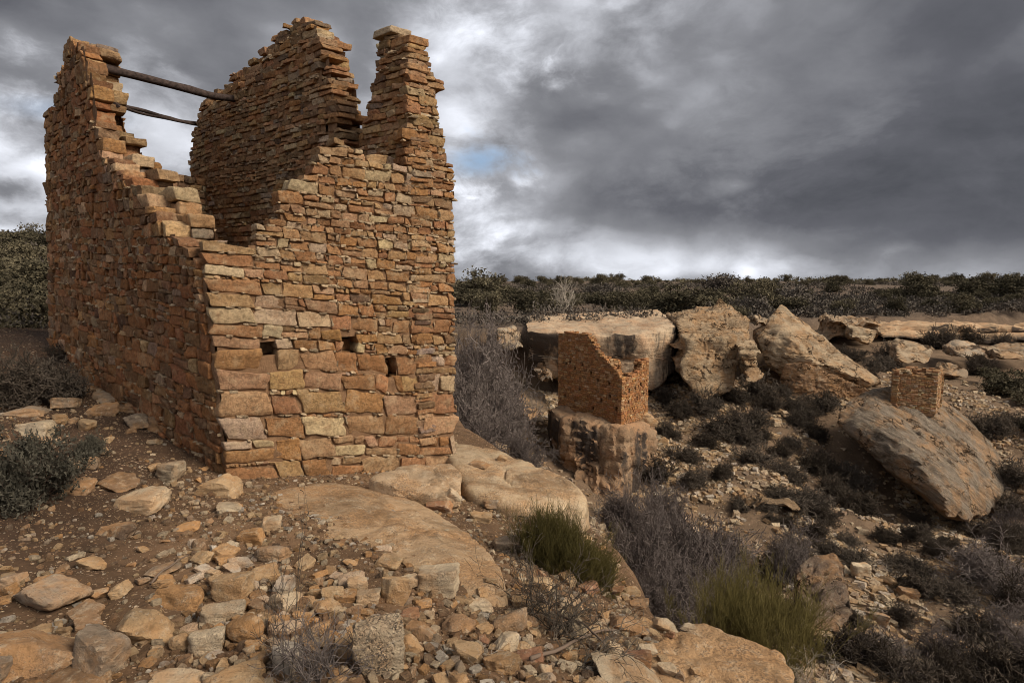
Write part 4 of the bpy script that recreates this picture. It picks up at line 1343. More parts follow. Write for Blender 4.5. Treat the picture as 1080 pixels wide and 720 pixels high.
# ledges and blocks on the right
boulder('caprock', [blk([(925, 341, 76), (960, 338, 76), (1080, 339, 75), (1130, 342, 75), (1130, 362, 74.5), (1060, 362, 74.5), (985, 366, 74.5), (930, 360, 75)], 9)], M_CLIFF, (0.40, 0.28, 0.17), 'long layered caprock ledge along the far canyon rim', sub=6, p=40, amp=0.35, freq=0.35, strata=0.5, sfreq=0.9, seed=70, fine=0.08)
boulder('caprock', [blk([(862, 345, 72), (895, 341, 72), (930, 343, 72), (930, 356, 71), (880, 358, 70)], 8)], M_FARROCK, (0.40, 0.29, 0.19), 'broken caprock behind the peaked boulder', sub=5, p=20, amp=0.5, freq=0.4, strata=0.4, sfreq=0.8, seed=71, fine=0.08)
boulder('boulder', [blk([(897, 343, 68), (926, 344, 68), (926, 358, 67), (918, 374, 65), (893, 364, 66)], 5)], M_FARROCK, (0.48, 0.36, 0.23), 'pale leaning block at the left end of the far caprock ledge', sub=5, p=26, amp=0.3, freq=0.4, strata=0.2, sfreq=0.8, seed=72, fine=0.05)
boulder('boulder', [blk([(946, 364, 56), (957, 357, 57), (990, 367, 57), (995, 373, 56.5), (978, 388, 55), (948, 384, 54.5)], 5)], M_FARROCK, (0.46, 0.34, 0.22), 'pale wedge-shaped boulder below the far caprock ledge', sub=5, p=30, amp=0.2, freq=0.5, strata=0.15, sfreq=0.8, seed=73, fine=0.05)
boulder('boulder', [blk([(1001, 371, 57), (1020, 361, 58), (1040, 366, 58), (1036, 378, 56.5), (1010, 386, 55.5)], 5)], M_FARROCK, (0.50, 0.40, 0.29), 'pale round-backed boulder right of the wedge-shaped one', sub=5, p=18, amp=0.25, freq=0.5, strata=0.15, sfreq=0.8, seed=74, fine=0.05)
boulder('boulder', [blk([(1050, 373, 58), (1080, 361, 60), (1100, 362, 60), (1095, 378, 58), (1055, 382, 57)], 5)], M_FARROCK, (0.40, 0.30, 0.20), 'low tan boulder at the right edge under the rim', sub=5, p=18, amp=0.25, freq=0.5, strata=0.15, sfreq=0.8, seed=75, fine=0.05)
boulder('boulder', [blk([(988, 392, 50), (1008, 388, 51), (1025, 396, 51), (1022, 412, 49), (996, 410, 49)], 4)], M_FARROCK, (0.36, 0.26, 0.17), 'brown ledge block just behind the small ruined wall', sub=5, p=18, amp=0.25, freq=0.5, strata=0.2, sfreq=0.9, seed=76, fine=0.05)
boulder('outcrop', [blk([(752, 522, 24.8), (800, 530, 24.4), (842, 546, 24), (848, 556, 23.6), (800, 552, 23.6), (756, 536, 24)], 3)], M_FARROCK, (0.33, 0.215, 0.12), 'thin layered outcrop in the middle of the scree', 'outcrop', sub=5, p=18, amp=0.15, freq=0.7, strata=0.2, sfreq=1.8, seed=78, fine=0.05)
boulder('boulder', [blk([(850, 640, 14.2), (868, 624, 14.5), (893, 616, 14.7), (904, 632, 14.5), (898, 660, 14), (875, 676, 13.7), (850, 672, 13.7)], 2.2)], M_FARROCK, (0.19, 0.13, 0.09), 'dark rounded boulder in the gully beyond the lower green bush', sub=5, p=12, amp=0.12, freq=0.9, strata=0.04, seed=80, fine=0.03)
for k, (bx, by, bw, bh, lab, tn) in enumerate((
        (940, 610, 24, 18, 'tan angular block at the foot of the scree above the dark rounded boulder', 't'), (907, 606, 18, 20, 'pale split block beside the dark rounded boulder', 'p'),
        (958, 625, 20, 15, 'brown block low on the scree', 'b'), (701, 459, 14, 20, 'tan boulder standing right of the tower boulder', 't'), (818, 447, 9, 18, 'pale upright stone high on the scree', 'p'),
        (815, 462, 10, 8, 'small tan block under the pale upright stone', 't'), (683, 440, 20, 14, 'tan block leaning on the right side of the tower boulder', 't'), (1000, 590, 18, 10, 'flat tan block on the lower right scree', 't'),
        (960, 560, 14, 9, 'tan stone in the hollow under the lichen boulder', 'b'), (925, 655, 22, 20, 'grey block in the gully bottom', 'g'), (760, 455, 16, 8, 'flat brown stone near the top of the scree', 'b'))):
    place_rock(bx, by, bw, bh, tn, lab, random.choice(('block', 'wedge')), name='boulder')


# ------------------------------------------------------------------ the square tower and the small ruin in the canyon
def small_ruin(name, label, corners, tops, base_z, crs_h, th, tone, cat='ruin', holes=(), wnames=None):
    """corners: list of (x, y) in order round the plan, tops: pixel profiles per wall or a height function"""
    c = np.mean(corners, axis=0)
    root = empty(name, (c[0], c[1], base_z), label, cat)
    n = len(corners)
    for i in range(n):
        a = np.array(corners[i]); b = np.array(corners[(i + 1) % n])
        al = unit(np.r_[b - a, 0]); L = np.linalg.norm(b - a)
        nr = np.array([al[1], -al[0], 0])
        if nr[:2] @ ((a + b) / 2 - c) < 0: nr = -nr
        p0 = np.r_[a, 0]
        zt = tops[i](p0, al, L)
        st, mud = Stones(), []
        zb = lambda s: base_z - 0.25 + 0 * np.asarray(s)
        wythe(st, mud, p0, al, nr, 0, L, zb, zt, courses(base_z - 0.2, base_z + 5.5, lambda h: crs_h), tone, wid=(1.3, 3.0), wmax=0.5, depth=th * 0.52, chink=0.0, joint=0.012, ragged=0.06,
              holes=holes[i](p0, al) if holes and holes[i] else (), front_jit=0.004)
        wythe(st, mud, p0 - nr * th, al, -nr, 0.2, L - 0.2, zb, zt, courses(base_z - 0.2, base_z + 5.5, lambda h: crs_h), tone, wid=(1.3, 3.0), wmax=0.5, depth=th * 0.52, chink=0.0, joint=0.012, ragged=0.08)
        o = build_wall('wall', root, st, mud, 'mid', M_STONE_FAR, 0.4)
        o.location = tuple(-np.array(root.location))
    return root


TN, TL, TR = P(655, 448, 26.0), P(588.5, 427, 29.4), P(683, 437, 27.9)
TBK = TL + TR - TN
tz = TN[2] + 0.15


def tone_tower(s, z):
    top = 0.9 if random.random() < 0.12 else 0
    return pick({'orange': 3.2, 'tan': 1.6 + top, 'red': 1.6, 'brown': 0.4, 'pale': 0.2 + top}) * np.array((1.06, 0.93, 0.80))


def th_holes(pix, w_=0.13, h_=0.12):
    return lambda p0, al: [(*on_plane(x, y, p0, al), w_, h_) for x, y in pix]


px_prof = lambda pix: (lambda p0, al, L: profile(pix, p0, al))
small_ruin('square_tower', 'small square sandstone tower with a broken corner standing on a boulder', [TN[:2], TL[:2], TBK[:2], TR[:2]],
           [px_prof([(588, 352), (604, 350), (617, 351), (622, 355), (625, 362), (628, 367), (632, 374), (640, 378), (645, 385), (650, 393), (655, 399)]),
            px_prof([(588, 354), (622, 354), (624, 357), (640, 356), (642, 370), (643, 390), (660, 396)]),
            px_prof([(634, 390), (645, 378), (652, 377), (658, 395), (676, 392), (683, 378)]),
            px_prof([(655, 399), (664, 397), (672, 393), (676, 388), (677, 379), (683, 377)])],
           tz, (0.085, 0.125), 0.42, tone_tower, 'tower',
           [th_holes([(597, 383), (601, 381), (614, 384), (606, 388), (623, 393), (630, 401), (642, 404), (611, 411), (634, 422), (625, 430), (596, 417), (643, 418), (650, 431)]), None, None,
            th_holes([(659, 415), (664, 412), (670, 410), (676, 405), (663, 424), (672, 420), (679, 415)])])
RN, RL, RR = P(987, 430, 31.0), P(940, 418, 31.8), P(992, 427, 33.0)
RB = RL + RR - RN
rz = RN[2] - 0.15
# stands on the sloping boulder: its rear and left parts start higher
small_ruin('ruined_room', 'low broken room of tan masonry perched on the big lichen boulder', [RN[:2], RL[:2], RB[:2], RR[:2]],
           [px_prof([(940, 391), (945, 388), (952, 394), (959, 391), (966, 397), (973, 393), (981, 399), (987, 396)]), px_prof([(938, 388), (940, 391), (946, 388), (960, 387)]),
            px_prof([(940, 387), (960, 387), (980, 389), (995, 391)]), px_prof([(986, 397), (990, 393), (993, 391)])],
           rz, (0.09, 0.14), 0.6, lambda s, z: pick({'tan': 2, 'orange': 1.6, 'pale': 0.7, 'brown': 0.8, 'red': 0.5}), 'ruin')


# ------------------------------------------------------------------ plants
def branch_segments(r, start, dirs, length, rad, levels, K=5, wig=0.25, up=0.05, kids=(4, 4, 4), spread=0.9, shrink=0.62, rshrink=0.55, kid_from=0.25):
    segs = []; tips = None
    for lv in range(levels):
        n = len(start)
        p, d = start.copy(), dirs.copy()
        Pn, Dn = [p], [d]
        for k in range(K):
            d = d + r.normal(0, wig, (n, 3)); d[:, 2] += up
            d /= np.linalg.norm(d, axis=1, keepdims=True)
            q = p + d * (length / K)[:, None]
            t0, t1 = 1 - 0.6 * k / K, 1 - 0.6 * (k + 1) / K
            segs.append((p, q, rad * t0, rad * t1))
            p = q; Pn.append(p); Dn.append(d)
        tips = (p, d)
        if lv == levels - 1: break
        m = kids[min(lv, len(kids) - 1)]
        Pn, Dn = np.stack(Pn), np.stack(Dn)
        ki = r.integers(max(1, int(kid_from * (K + 1))), K + 1, (n, m))
        ii = np.repeat(np.arange(n)[:, None], m, 1)
        start = Pn[ki, ii].reshape(-1, 3)
        dirs = Dn[ki, ii].reshape(-1, 3) + r.normal(0, spread, (n * m, 3))
        dirs[:, 2] += 0.15
        dirs /= np.linalg.norm(dirs, axis=1, keepdims=True)
        length = np.repeat(length, m) * shrink * r.uniform(0.6, 1.25, n * m)
        rad = np.repeat(rad, m) * rshrink
    p0 = np.concatenate([s[0] for s in segs]); p1 = np.concatenate([s[1] for s in segs])
    r0 = np.concatenate([s[2] for s in segs]); r1 = np.concatenate([s[3] for s in segs])
    return p0, p1, r0, r1, tips


def tubes(p0, p1, r0, r1, rmin=0.0):
    d = p1 - p0
    d = d / (np.linalg.norm(d, axis=1, keepdims=True) + 1e-9)
    ref = np.where(np.abs(d[:, 2:3]) > 0.8, np.array([[1.0, 0, 0]]), np.array([[0, 0, 1.0]]))
    a = np.cross(d, ref); a /= np.linalg.norm(a, axis=1, keepdims=True)
    b = np.cross(d, a)
    r0, r1 = np.maximum(r0, rmin), np.maximum(r1, rmin)
    V = []
    for pt, rr in ((p0, r0), (p1, r1)):
        for k in range(3):
            an = 2.0944 * k
            V.append(pt + (a * math.cos(an) + b * math.sin(an)) * rr[:, None])
    V = np.stack(V, 1)
    n = len(p0)
    f = np.array([(0, 1, 4, 3), (1, 2, 5, 4), (2, 0, 3, 5)])
    return V.reshape(-1, 3), (f[None] + (np.arange(n) * 6)[:, None, None]).reshape(-1, 4)


def shrub_mesh(name, seed, mat, stems=14, levels=4, length=0.55, rad=0.012, kids=(4, 4, 4), spread=0.8, wig=0.2, lean=0.9, up=0.05, rmin=0.0, shrink=0.62, base=0.08, K=5):
    """a bare twiggy bush about one metre high"""
    r = np.random.default_rng(seed)
    st = np.c_[r.normal(0, base, (stems, 2)), np.zeros(stems)]
    d = np.c_[r.normal(0, lean, (stems, 2)), np.ones(stems)]
    d /= np.linalg.norm(d, axis=1, keepdims=True)
    p0, p1, r0, r1, tips = branch_segments(r, st, d, length * r.uniform(0.7, 1.2, stems), rad * r.uniform(0.7, 1.2, stems), levels, K, wig, up, kids, spread, shrink)
    V, f = tubes(p0, p1, r0, r1, rmin)
    V[:, 2] -= 0.02
    me = mesh(name, V, [f], True)
    me.materials.append(mat)
    return me, tips


def leaf_tris(r, pos, size, n_per, scatter, upness=0.0, aspect=1.6):
    n = len(pos) * n_per
    c = np.repeat(pos, n_per, 0) + r.normal(0, 1, (n, 3)) * scatter
    a = r.normal(0, 1, (n, 3)); a[:, 2] += upness; a /= np.linalg.norm(a, axis=1, keepdims=True)
    b = np.cross(a, r.normal(0, 1, (n, 3))); b /= np.linalg.norm(b, axis=1, keepdims=True)
    s = size * r.uniform(0.5, 1.4, (n, 1))
    V = np.stack([c - b * s * 0.5, c + b * s * 0.5, c + a * s * aspect], 1).reshape(-1, 3)
    return V, np.arange(n * 3).reshape(-1, 3)


def tree_meshes(seed, h=3.6, mat=None, leaf=0.16, per=46, bare=0.0, wide=1.0):
    """juniper: short forked trunk and a clumpy crown"""
    r = np.random.default_rng(seed)
    n = r.integers(2, 4)
    st = np.c_[r.normal(0, 0.10, (n, 2)), np.full(n, -0.15)]
    d = np.c_[r.normal(0, 0.45, (n, 2)), np.ones(n)]; d /= np.linalg.norm(d, axis=1, keepdims=True)
    p0, p1, r0, r1, tips = branch_segments(r, st, d, h * 0.52 * r.uniform(0.8, 1.1, n), np.full(n, 0.11), 3, 6, 0.18, 0.03, (7, 4), 0.75 * wide, 0.62, 0.5, 0.2)
    V, f = tubes(p0, p1, r0, r1)
    trunk = mesh('trunk', V, [f], True); trunk.materials.append(M_BARK)
    tp = tips[0]
    tp = tp[r.random(len(tp)) > bare]
    sc = r.uniform(0.14, 0.30, (len(tp), 1)) * h / 3.2
    LV, LF = leaf_tris(r, tp, leaf, per, np.repeat(np.c_[sc * 1.15, sc * 1.15, sc * 0.8], per, 0), 0.6)
    crown = mesh('crown', LV, [LF], False); crown.materials.append(mat or M_JUNIPER)
    return trunk, crown


TREES = [tree_meshes(300 + i, 3.6, None, 0.125, 78, 0.05 * (i % 3), 1.0 + 0.15 * (i % 2)) for i in range(7)]
SCRUBS = [tree_meshes(400 + i, 2.6, M_SCRUB, 0.12, 30, 0.1, 1.25) for i in range(3)]


def plant_tree(x, y, h, label, group, which=None, scrub=False, z=None, name='juniper_tree'):
    tr, cr = (SCRUBS if scrub else TREES)[which if which is not None else random.randrange(3 if scrub else 7)]
    z = ground_z(np.array([x]), np.array([y]))[0] if z is None else z
    root = empty(name, (x, y, z - 0.05), label, 'tree', group)
    root.rotation_euler = (0, 0, random.uniform(0, 6.28))
    k = h / (2.6 if scrub else 3.6) * 1.05
    root.scale = (k * random.uniform(1.0, 1.5), k * random.uniform(1.0, 1.5), k)
    link('trunk', tr, None, root); link('crown', cr, None, root)
    return root


# junipers on the mesa, front rows one by one
ntree = 0
FRONT = [  # px of the trunk, py of the foot, py of the top, distance, label
    (742, 331, 299, 66, 'large olive juniper standing behind the rubble ledge'), (700, 326, 303, 74, 'dark juniper left of the large olive one'), (672, 326, 300, 78, 'broad juniper midway behind the flat caprock'),
    (640, 327, 297, 74, 'tall juniper right of the bare pale tree'), (575, 327, 298, 72, 'dark juniper left of the bare pale tree'), (548, 330, 296, 66, 'round juniper above the left end of the caprock'),
    (522, 332, 300, 62, 'leaning juniper beside the grey thicket'), (500, 330, 297, 70, 'dark juniper just right of the house wall'), (826, 325, 301, 92, 'dense juniper above the peaked boulder'),
    (942, 333, 308, 86, 'dark juniper on the far caprock ledge'), (980, 331, 306, 92, 'round juniper behind the far caprock ledge'), (1010, 334, 305, 86, 'large olive juniper near the right end of the far ledge'), (1040, 334, 309, 88, 'squat juniper near the right edge on the far ledge'),
    (888, 330, 310, 88, 'low juniper behind the pale leaning block')]
for (a, fy, ty, Y, lab) in FRONT:
    p = P(a, fy, Y); q = P(a, ty, Y)
    zg = ground_z(p[:1], p[1:2])[0]
    plant_tree(p[0], Y, max(2.2, q[2] - zg), lab, None, None, False, zg)
    ntree += 1
k = 0
spots = []
while k < 200:
    Y = 62 + 240 * random.random() ** 1.5
    a = random.uniform(470, 1110)
    x = (a - 540) / F * Y
    if -sdist(np.array([x]), np.array([Y]), FARRIM)[0] < 4: continue
    if fbm(np.array([[x * 0.035, Y * 0.035, 5.5]]), 2)[0] < -0.12: continue
    if a > 760 and 120 < Y < 190 and random.random() < 0.5: continue
    if any((x - s[0]) ** 2 + (Y - s[1]) ** 2 < 4.5 for s in spots): continue
    spots.append((x, Y))
    far = Y > 150
    plant_tree(x, Y, (1.6 if far else 2.0) + 4.0 * random.random() ** 1.8, ('small dark juniper in the distant woodland near the skyline' if far else 'olive-grey juniper in the open woodland beyond the canyon rim'),
               'junipers far off near the skyline' if far else 'junipers in the woodland beyond the rim', None, (not far) and random.random() < 0.3)
    k += 1
# the dark trees on the slope and the left hill
for (a, fy, ty, Y, lab) in ((1062, 436, 383, 44, 'big dark juniper on the right canyon slope'), (1085, 470, 410, 40, 'dark juniper cut by the right edge above the lichen boulder'), (1040, 420, 396, 48, 'small dark juniper left of the big slope juniper'),
                            (1092, 560, 470, 34, 'dark bush at the right edge below the lichen boulder')):
    p = P(a, fy, Y); q = P(a, ty, Y); zg = ground_z(p[:1], p[1:2])[0]
    plant_tree(p[0], Y, max(2.0, q[2] - zg), lab, None, None, False, zg)
for (a, ty, Y, lab) in ((24, 240, 29, 'dark juniper on the skyline of the left hill'), (38, 285, 24, 'dark juniper against the left edge of the house'), (6, 288, 22, 'dark juniper at the left edge of the view'), (22, 315, 19, 'dark bush low on the left hill'),
                        (-6, 325, 17, 'dark bush cut by the left edge of the view'), (40, 345, 16.5, 'dark bush beside the far corner of the house')):
    q = P(a, ty, Y); zg = ground_z(q[:1], q[1:2])[0]
    plant_tree(q[0], Y, max(1.3, q[2] - zg), lab, None, None, False, zg)
for k in range(60):
    Y = random.uniform(11, 34); a = random.uniform(-70, 42)
    x = (a - 540) / F * Y
    z = float(ground_z(np.array([x]), np.array([Y]))[0])
    plant_tree(x, Y, random.uniform(0.5, 1.2), 'dark scrubby bush on the hillside left of the house', 'dark bushes on the left hillside', None, False, z, 'hillside_bush')
# the rest of the woodland, too far off to count
pts = []
r = np.random.default_rng(77)
n = 3600
Yb = 170 + 900 * r.random(n) ** 1.6
xb = (r.uniform(-200, 1300, n) - 540) / F * Yb
ok = fbm(np.stack([xb * 0.012, Yb * 0.012, xb * 0 + 6], -1), 3) > -0.02 + 0.5 * (xb > 60) * (Yb < 330)
xb, Yb = xb[ok], Yb[ok]; n = len(xb)
zb_ = ground_z(xb, Yb)
cl = np.stack([xb, Yb, zb_], -1)
hgt = 1.3 + 3.6 * r.random(n) ** 2.2
blobs = np.repeat(cl, 5, 0); hh = np.repeat(hgt, 5)
blobs = blobs + np.c_[r.normal(0, 1.0, (len(hh), 2)), hh * r.uniform(0.25, 0.85, len(hh))]
LV, LF = leaf_tris(r, blobs, 0.75, 9, np.array([[0.6, 0.6, 0.45]]), 0.4, 1.2)
o = link('woodland', mesh('woodland', LV, [LF], False), M_JUNIPER)
tag(o, 'dark juniper woodland reaching to the horizon', 'woodland', None, 'stuff')
# low grey brush between the junipers
n = 5200
Yb = 47 + 190 * r.random(n) ** 1.4
xb = (r.uniform(380, 1180, n) - 540) / F * Yb
ok = (-sdist(xb, Yb, FARRIM) > 1.0) & (fbm(np.stack([xb * 0.05, Yb * 0.05, xb * 0 + 2], -1), 2) > -0.35)
xb, Yb = xb[ok], Yb[ok]
Yl = r.uniform(10.5, 45, 1500); xl = (r.uniform(-260, 60, 1500) - 540) / F * Yl
Yr = r.uniform(78, 125, 1100); xr = (r.uniform(800, 1120, 1100) - 540) / F * Yr
ok = -sdist(xr, Yr, FARRIM) > 0.8
xb, Yb = np.r_[xb, xl, xr[ok]], np.r_[Yb, Yl, Yr[ok]]
cl = np.stack([xb, Yb, ground_z(xb, Yb)], -1)
hgt = np.where(xb < -8.5, r.uniform(0.25, 0.7, len(xb)), r.uniform(0.35, 1.3, len(xb)))
cl[:, 2] += hgt * 0.4
szb = np.repeat(np.clip(0.0034 * Yb, 0.03, 0.26), 30)[:, None]
LV, LF = leaf_tris(r, cl, szb, 30, np.repeat(np.c_[hgt * 0.5, hgt * 0.5, hgt * 0.25], 30, 0), 0.8, 1.6)
o = link('brush', mesh('brush', LV, [LF], False), M_SCRUB)
tag(o, 'low grey-brown brush covering the mesa between the junipers', 'brush', None, 'stuff')
# bare pale tree on the mesa
me, _ = shrub_mesh('bare_tree', 511, M_TWIGPALE, 5, 4, 0.62, 0.022, (5, 4, 3), 0.7, 0.16, 0.35, 0.06, 0.004, 0.6)
p = P(598, 328, 64)
o = link('bare_tree', me, None, None, (p[0], p[1], ground_z(p[:1], p[1:2])[0]))
o.scale = (3.6, 3.6, 3.6)
tag(o, 'leafless pale tree standing alone behind the flat caprock', 'tree')

# twiggy bushes
GREY = [shrub_mesh('grey_bush', 600 + i, M_TWIG, 20, 4, 0.60, 0.014, (6, 6, 5), 0.85, 0.24, 0.9, 0.0, 0.0042)[0] for i in range(3)]
DARK = [shrub_mesh('dark_bush', 620 + i, M_TWIGDARK, 22, 4, 0.50, 0.014, (6, 5, 4), 0.95, 0.25, 1.1, 0.02, 0.0075)[0] for i in range(3)]


def bush(px_, py_, wpx, hpx, kind, label, group=None, Y=None, name=None, zoff=0.0):
    if Y is None:
        b = hit(px_, py_ + hpx * 0.45)
    else:
        b = P(px_, py_ + hpx * 0.45, Y)
        b[2] = ground_z(b[:1], b[1:2])[0]
    k = b[1] / F
    me = random.choice(kind)
    wpx = wpx * random.uniform(0.9, 1.1)
    if Y is not None:
        hpx = 0.80 * (P(px_, py_ - hpx * 0.5, Y)[2] - b[2]) / (Y / F)
    o = link(name or me.name.split('.')[0], me, None, None, (b[0], b[1], b[2] + zoff))
    o.rotation_euler = (0, 0, random.uniform(0, 6.28))
    wd, ht = wpx * k, hpx * k
    o.scale = (wd / 1.75 * random.uniform(0.85, 1.15), wd / 1.75 * random.uniform(0.85, 1.15), ht / 1.05)
    tag(o, label, 'bush', group)
    return o


# tall grey thicket behind the house corner
for (a, b, wd, ht, Y, lab) in ((505, 345, 90, 120, 19, 'tall grey leafless bush rising beside the sunlit house corner'), (478, 400, 90, 130, 16, 'grey leafless bush half hidden by the house corner'), (530, 395, 80, 90, 22, 'grey leafless bush below the pale boulder'),
                               (500, 440, 110, 80, 14.5, 'grey bush low behind the domed rim boulder'), (555, 470, 70, 60, 18, 'grey bush at the left foot of the tower boulder'), (520, 310, 70, 60, 26, 'grey bush at the back of the thicket')):
    bush(a, b, wd, ht, GREY, lab, None, Y)
for (a, b, wd, ht, Y, lab) in ((1050, 600, 120, 80, 19, 'grey-brown brush at the right edge below the lichen boulder'), (1065, 660, 130, 80, 15.5, 'grey-brown brush in the lower right corner'), (930, 705, 120, 70, 13.5, 'grey-brown brush at the bottom edge in the gully'),
                               (1010, 690, 110, 70, 14, 'grey-brown brush between the lower right corner and the gully'), (1060, 545, 70, 50, 24, 'grey-brown brush tucked under the right end of the lichen boulder'), (830, 560, 80, 50, 19, 'grey-brown brush beside the layered outcrop')):
    bush(a, b, wd, ht, GREY, lab, None, Y, 'brown_bush')
# grey thicket in front of the tower boulder
for (a, b, wd, ht, Y, lab) in ((680, 545, 110, 110, 13.5, 'big grey leafless bush below the tower boulder'), (735, 560, 110, 100, 13.5, 'big grey leafless bush right of the one below the tower boulder'), (655, 590, 80, 80, 11, 'grey leafless bush just beyond the rim'),
                               (700, 600, 100, 70, 11.5, 'low grey bush behind the lower green bush'), (775, 590, 90, 70, 13, 'grey bush between the thicket and the scree'), (700, 505, 70, 60, 20, 'grey bush at the right foot of the tower boulder'), (650, 525, 60, 50, 19, 'grey bush against the front of the tower boulder'), (710, 530, 110, 90, 16, 'broad grey bush in the middle of the thicket'), (755, 545, 100, 80, 17, 'grey bush at the scree edge of the thicket'), (720, 600, 120, 90, 12, 'dense grey bush overlapping the lower green bush'), (665, 515, 90, 70, 18, 'grey bush at the upper edge of the thicket')):
    bush(a, b, wd, ht, GREY, lab, None, Y)
n = 0
TALUS = [(702, 412, 34), (718, 428, 30), (745, 420, 40), (775, 412, 40), (800, 408, 36), (812, 425, 34), (700, 445, 26), (790, 436, 34), (768, 445, 44), (742, 455, 30), (800, 455, 30), (845, 440, 34), (860, 455, 30), (835, 465, 22),
         (795, 480, 40), (760, 490, 30), (825, 490, 34), (870, 485, 36), (880, 510, 46), (900, 500, 40), (850, 520, 40), (820, 515, 34), (905, 530, 44), (870, 535, 36), (840, 575, 40), (815, 590, 44), (870, 570, 34), (900, 585, 36), (935, 560, 30),
         (960, 590, 40), (985, 575, 34), (1000, 620, 46), (950, 640, 44), (1040, 590, 60), (1060, 560, 60), (1070, 620, 70), (1030, 650, 56), (900, 690, 60), (950, 700, 70), (1000, 700, 70), (1060, 690, 80), (930, 380, 34), (915, 395, 30), (960, 400, 34),
         (1035, 385, 40), (1020, 350, 34), (1050, 352, 30), (895, 372, 26), (935, 372, 30), (990, 352, 40), (1045, 440, 40), (1070, 500, 50), (1065, 530, 40), (690, 490, 50), (720, 470, 40), (730, 500, 40), (545, 408, 40), (565, 425, 24), (860, 600, 40), (830, 545, 24), (780, 530, 26), (740, 340, 20), (725, 336, 18), (828, 412, 20), (870, 424, 26)]
while len(TALUS) < 122:
    a, b = random.uniform(690, 1080), random.uniform(420, 715)
    q = hit(a, b)
    if q[1] < 11 or fbm(np.array([[q[0] * 0.25, q[1] * 0.25, 3.3]]), 2)[0] < -0.05 - 0.3 * (b > 580): continue
    if 880 < a < 1060 and b < 540: continue
    TALUS.append((a, b, random.uniform(16, 40)))
for (a, b, wd) in TALUS:
    low = b > 560 and a > 880
    bush(a, b, wd * random.uniform(1.2, 1.7), wd * random.uniform(0.6, 0.95), DARK, 'dark leafless shrub in the shadowy gully bottom' if low else ('dark leafless shrub growing on the stony canyon slope' if b > 400 else 'dark shrub growing among the far caprock ledges'),
         'dark shrubs in the gully bottom' if low else ('dark shrubs on the canyon slope' if b > 400 else 'dark shrubs among the far ledges'), name='dark_shrub')
bush(60, 392, 110, 60, DARK, 'dark dense bush against the left foot of the side wall', name='dark_shrub')
bush(10, 395, 90, 70, DARK, 'dark dense bush at the left edge behind the sagebrush', name='dark_shrub')
bush(70, 362, 50, 44, DARK, 'dark bush reaching up the far corner of the side wall', name='dark_shrub', Y=8.7)


# sagebrush and the green broom-like bushes
def green_bush(px_, py_, Y, w_, h_, seed, label, tilt=0.0, k=1.0):
    b = P(px_, py_, Y)
    root = empty('green_bush', b, label, 'bush')
    link('stems', shrub_mesh('stems', seed, M_EPHEDRA, 210, 4, h_ * 0.60, 0.0035, (4, 5, 4), 0.36, 0.12, 0.42, 0.10, 0.0013, 0.66, w_ * 0.22, 4)[0], None, root)
    link('woody_base', shrub_mesh('woody_base', seed + 1, M_TWIGBROWN, 16, 3, h_ * 0.6, 0.008, (4, 4), 0.7, 0.2, 0.8, 0.02, 0.0012, base=w_ * 0.18)[0], None, root)
    root.rotation_euler = (0, tilt, 0)
    root.scale = (k, k, k)
    return root


green_bush(580, 604, 4.8, 0.66, 0.52, 701, 'olive green broom-like bush beside the bedrock slab', 0.10, 0.80)
green_bush(612, 622, 4.7, 0.36, 0.36, 707, 'smaller olive green tuft hanging over the rim beside the other', 0.35, 0.9)
green_bush(786, 693, 4.3, 1.15, 0.70, 704, 'large olive green broom-like bush below the rim at lower right', 0.08, 0.74)


def sage(px_, py_, wpx, hpx, seed, label):
    b = hit(px_, py_ + hpx * 0.45)
    k = b[1] / F
    r = np.random.default_rng(seed)
    root = empty('sagebrush', b, label, 'bush')
    me, tips = shrub_mesh('branches', seed, M_TWIGBROWN, 18, 4, 0.52, 0.014, (4, 4, 3), 0.7, 0.2, 0.9, 0.05, 0.002)
    link('branches', me, None, root)
    V, f = leaf_tris(r, tips[0], 0.030, 16, np.array([[0.035, 0.035, 0.05]]), 0.7, 2.0)
    me = mesh('foliage', V, [f], False); me.materials.append(M_SAGE)
    link('foliage', me, None, root)
    root.scale = (wpx * k / 1.6, wpx * k / 1.6, hpx * k / 1.0)
    return root


sage(30, 492, 110, 84, 730, 'grey-green sagebrush at the left edge below the house')
sage(95, 470, 34, 26, 735, 'small grey sagebrush behind the big one at left')


# dead branches in the foreground
def dead(px_, py_, w_, h_, seed, mat, label, stems=9, lean=1.2, levels=3):
    b = hit(px_, py_)
    me, _ = shrub_mesh('dead_bush', seed, mat, stems, levels, 0.6, 0.010, (4, 3, 3), 0.7, 0.18, lean, -0.02, 0.0028, 0.65, 0.06, 6)
    o = link('dead_bush', me, None, None, b)
    o.scale = (w_, w_, h_)
    return tag(o, label, 'dead bush')


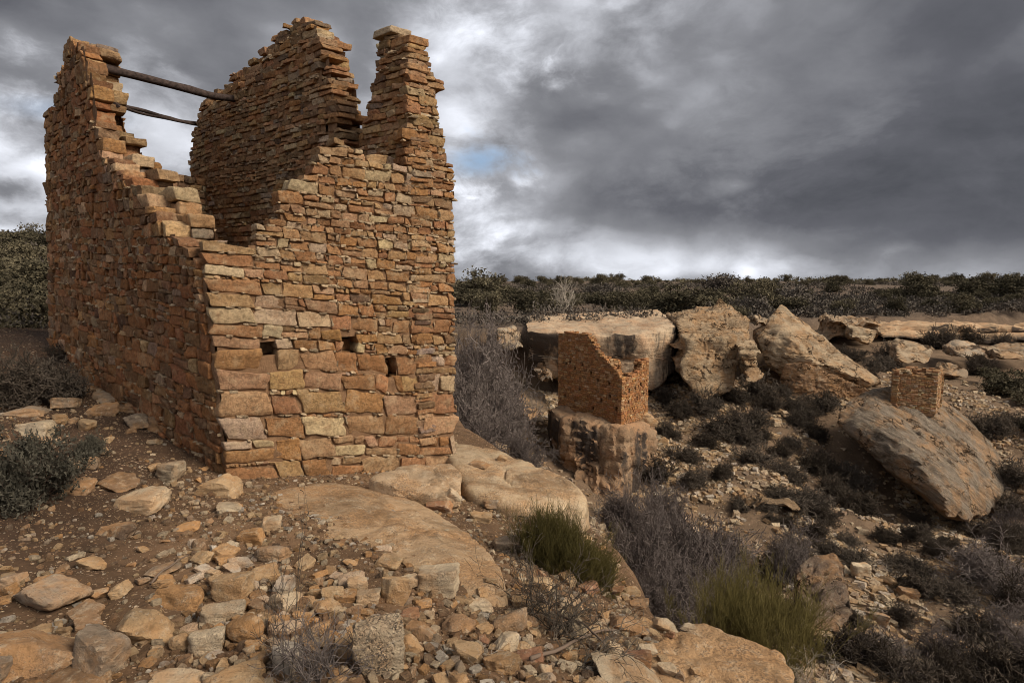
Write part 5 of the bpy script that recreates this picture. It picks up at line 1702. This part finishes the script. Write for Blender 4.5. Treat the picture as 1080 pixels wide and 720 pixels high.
dead(338, 716, 0.40, 0.46, 741, M_TWIG, 'clump of dead grey twigs left of the pitted boulder', 34, 1.2, 3)
dead(300, 715, 0.22, 0.75, 742, M_TWIGDARK, 'thin dark dead stems standing among the bottom rocks', 5, 0.25, 3)
dead(590, 672, 0.58, 0.50, 743, M_TWIGDARK, 'tangle of dark dead branches in the rubble right of the slab tip', 18, 1.4, 3)
dead(556, 645, 0.48, 0.72, 744, M_TWIGDARK, 'dead branching stems below the upper green bush', 9, 0.8, 4)
dead(558, 585, 0.40, 0.60, 745, M_TWIGPALE, 'pale dead twigs inside the upper green bush', 9, 0.9, 3)
dead(615, 700, 0.55, 0.26, 746, M_TWIGDARK, 'flat mat of dead branches near the bottom edge', 16, 2.2, 3)
dead(508, 700, 0.30, 0.16, 747, M_TWIGPALE, 'pale broken twigs lying by the bottom edge', 8, 2.4, 2)
for (a, b, Y, w_, h_, sd_, lab) in ((870, 720, 3.6, 0.55, 0.55, 748, 'pale bare branches beyond the lower right ledge'), (830, 712, 3.3, 0.30, 0.35, 749, 'small pale twigs at the edge of the lower right ledge')):
    q = P(a, b, Y)
    me, _ = shrub_mesh('dead_bush', sd_, M_TWIGPALE, 9, 4, 0.6, 0.009, (4, 3, 3), 0.7, 0.2, 1.0, 0.0, 0.0012, 0.62, 0.05, 6)
    o = link('dead_bush', me, None, None, q - np.array([0, 0, 0.25])); o.scale = (w_, w_, h_)
    tag(o, lab, 'dead bush')


def stick(a, b, r_, seed, label):
    p, q = hit(*a), hit(*b)
    p = p + (0, 0, 0.03); q = q + (0, 0, 0.05)
    V, Fq, Ft = pole(p, q, r_, r_ * 0.6, -0.02, 10, 6, seed)
    c = V.mean(0)
    o = link('stick', mesh('stick', V - c, [Fq, Ft], True), M_TWIGBROWN, None, c)
    tag(o, label, 'stick')


stick((160, 618), (198, 594), 0.007, 5, 'thin dark stick beside the grey ridge-backed rock')
stick((560, 700), (650, 672), 0.012, 6, 'long dead branch lying through the right-hand rubble')
stick((590, 655), (640, 690), 0.010, 7, 'dead branch slanting down towards the tipped pale slab')
stick((545, 545), (580, 566), 0.008, 8, 'thin stick in the cleft below the rim boulder')
print('objects', len(bpy.data.objects))
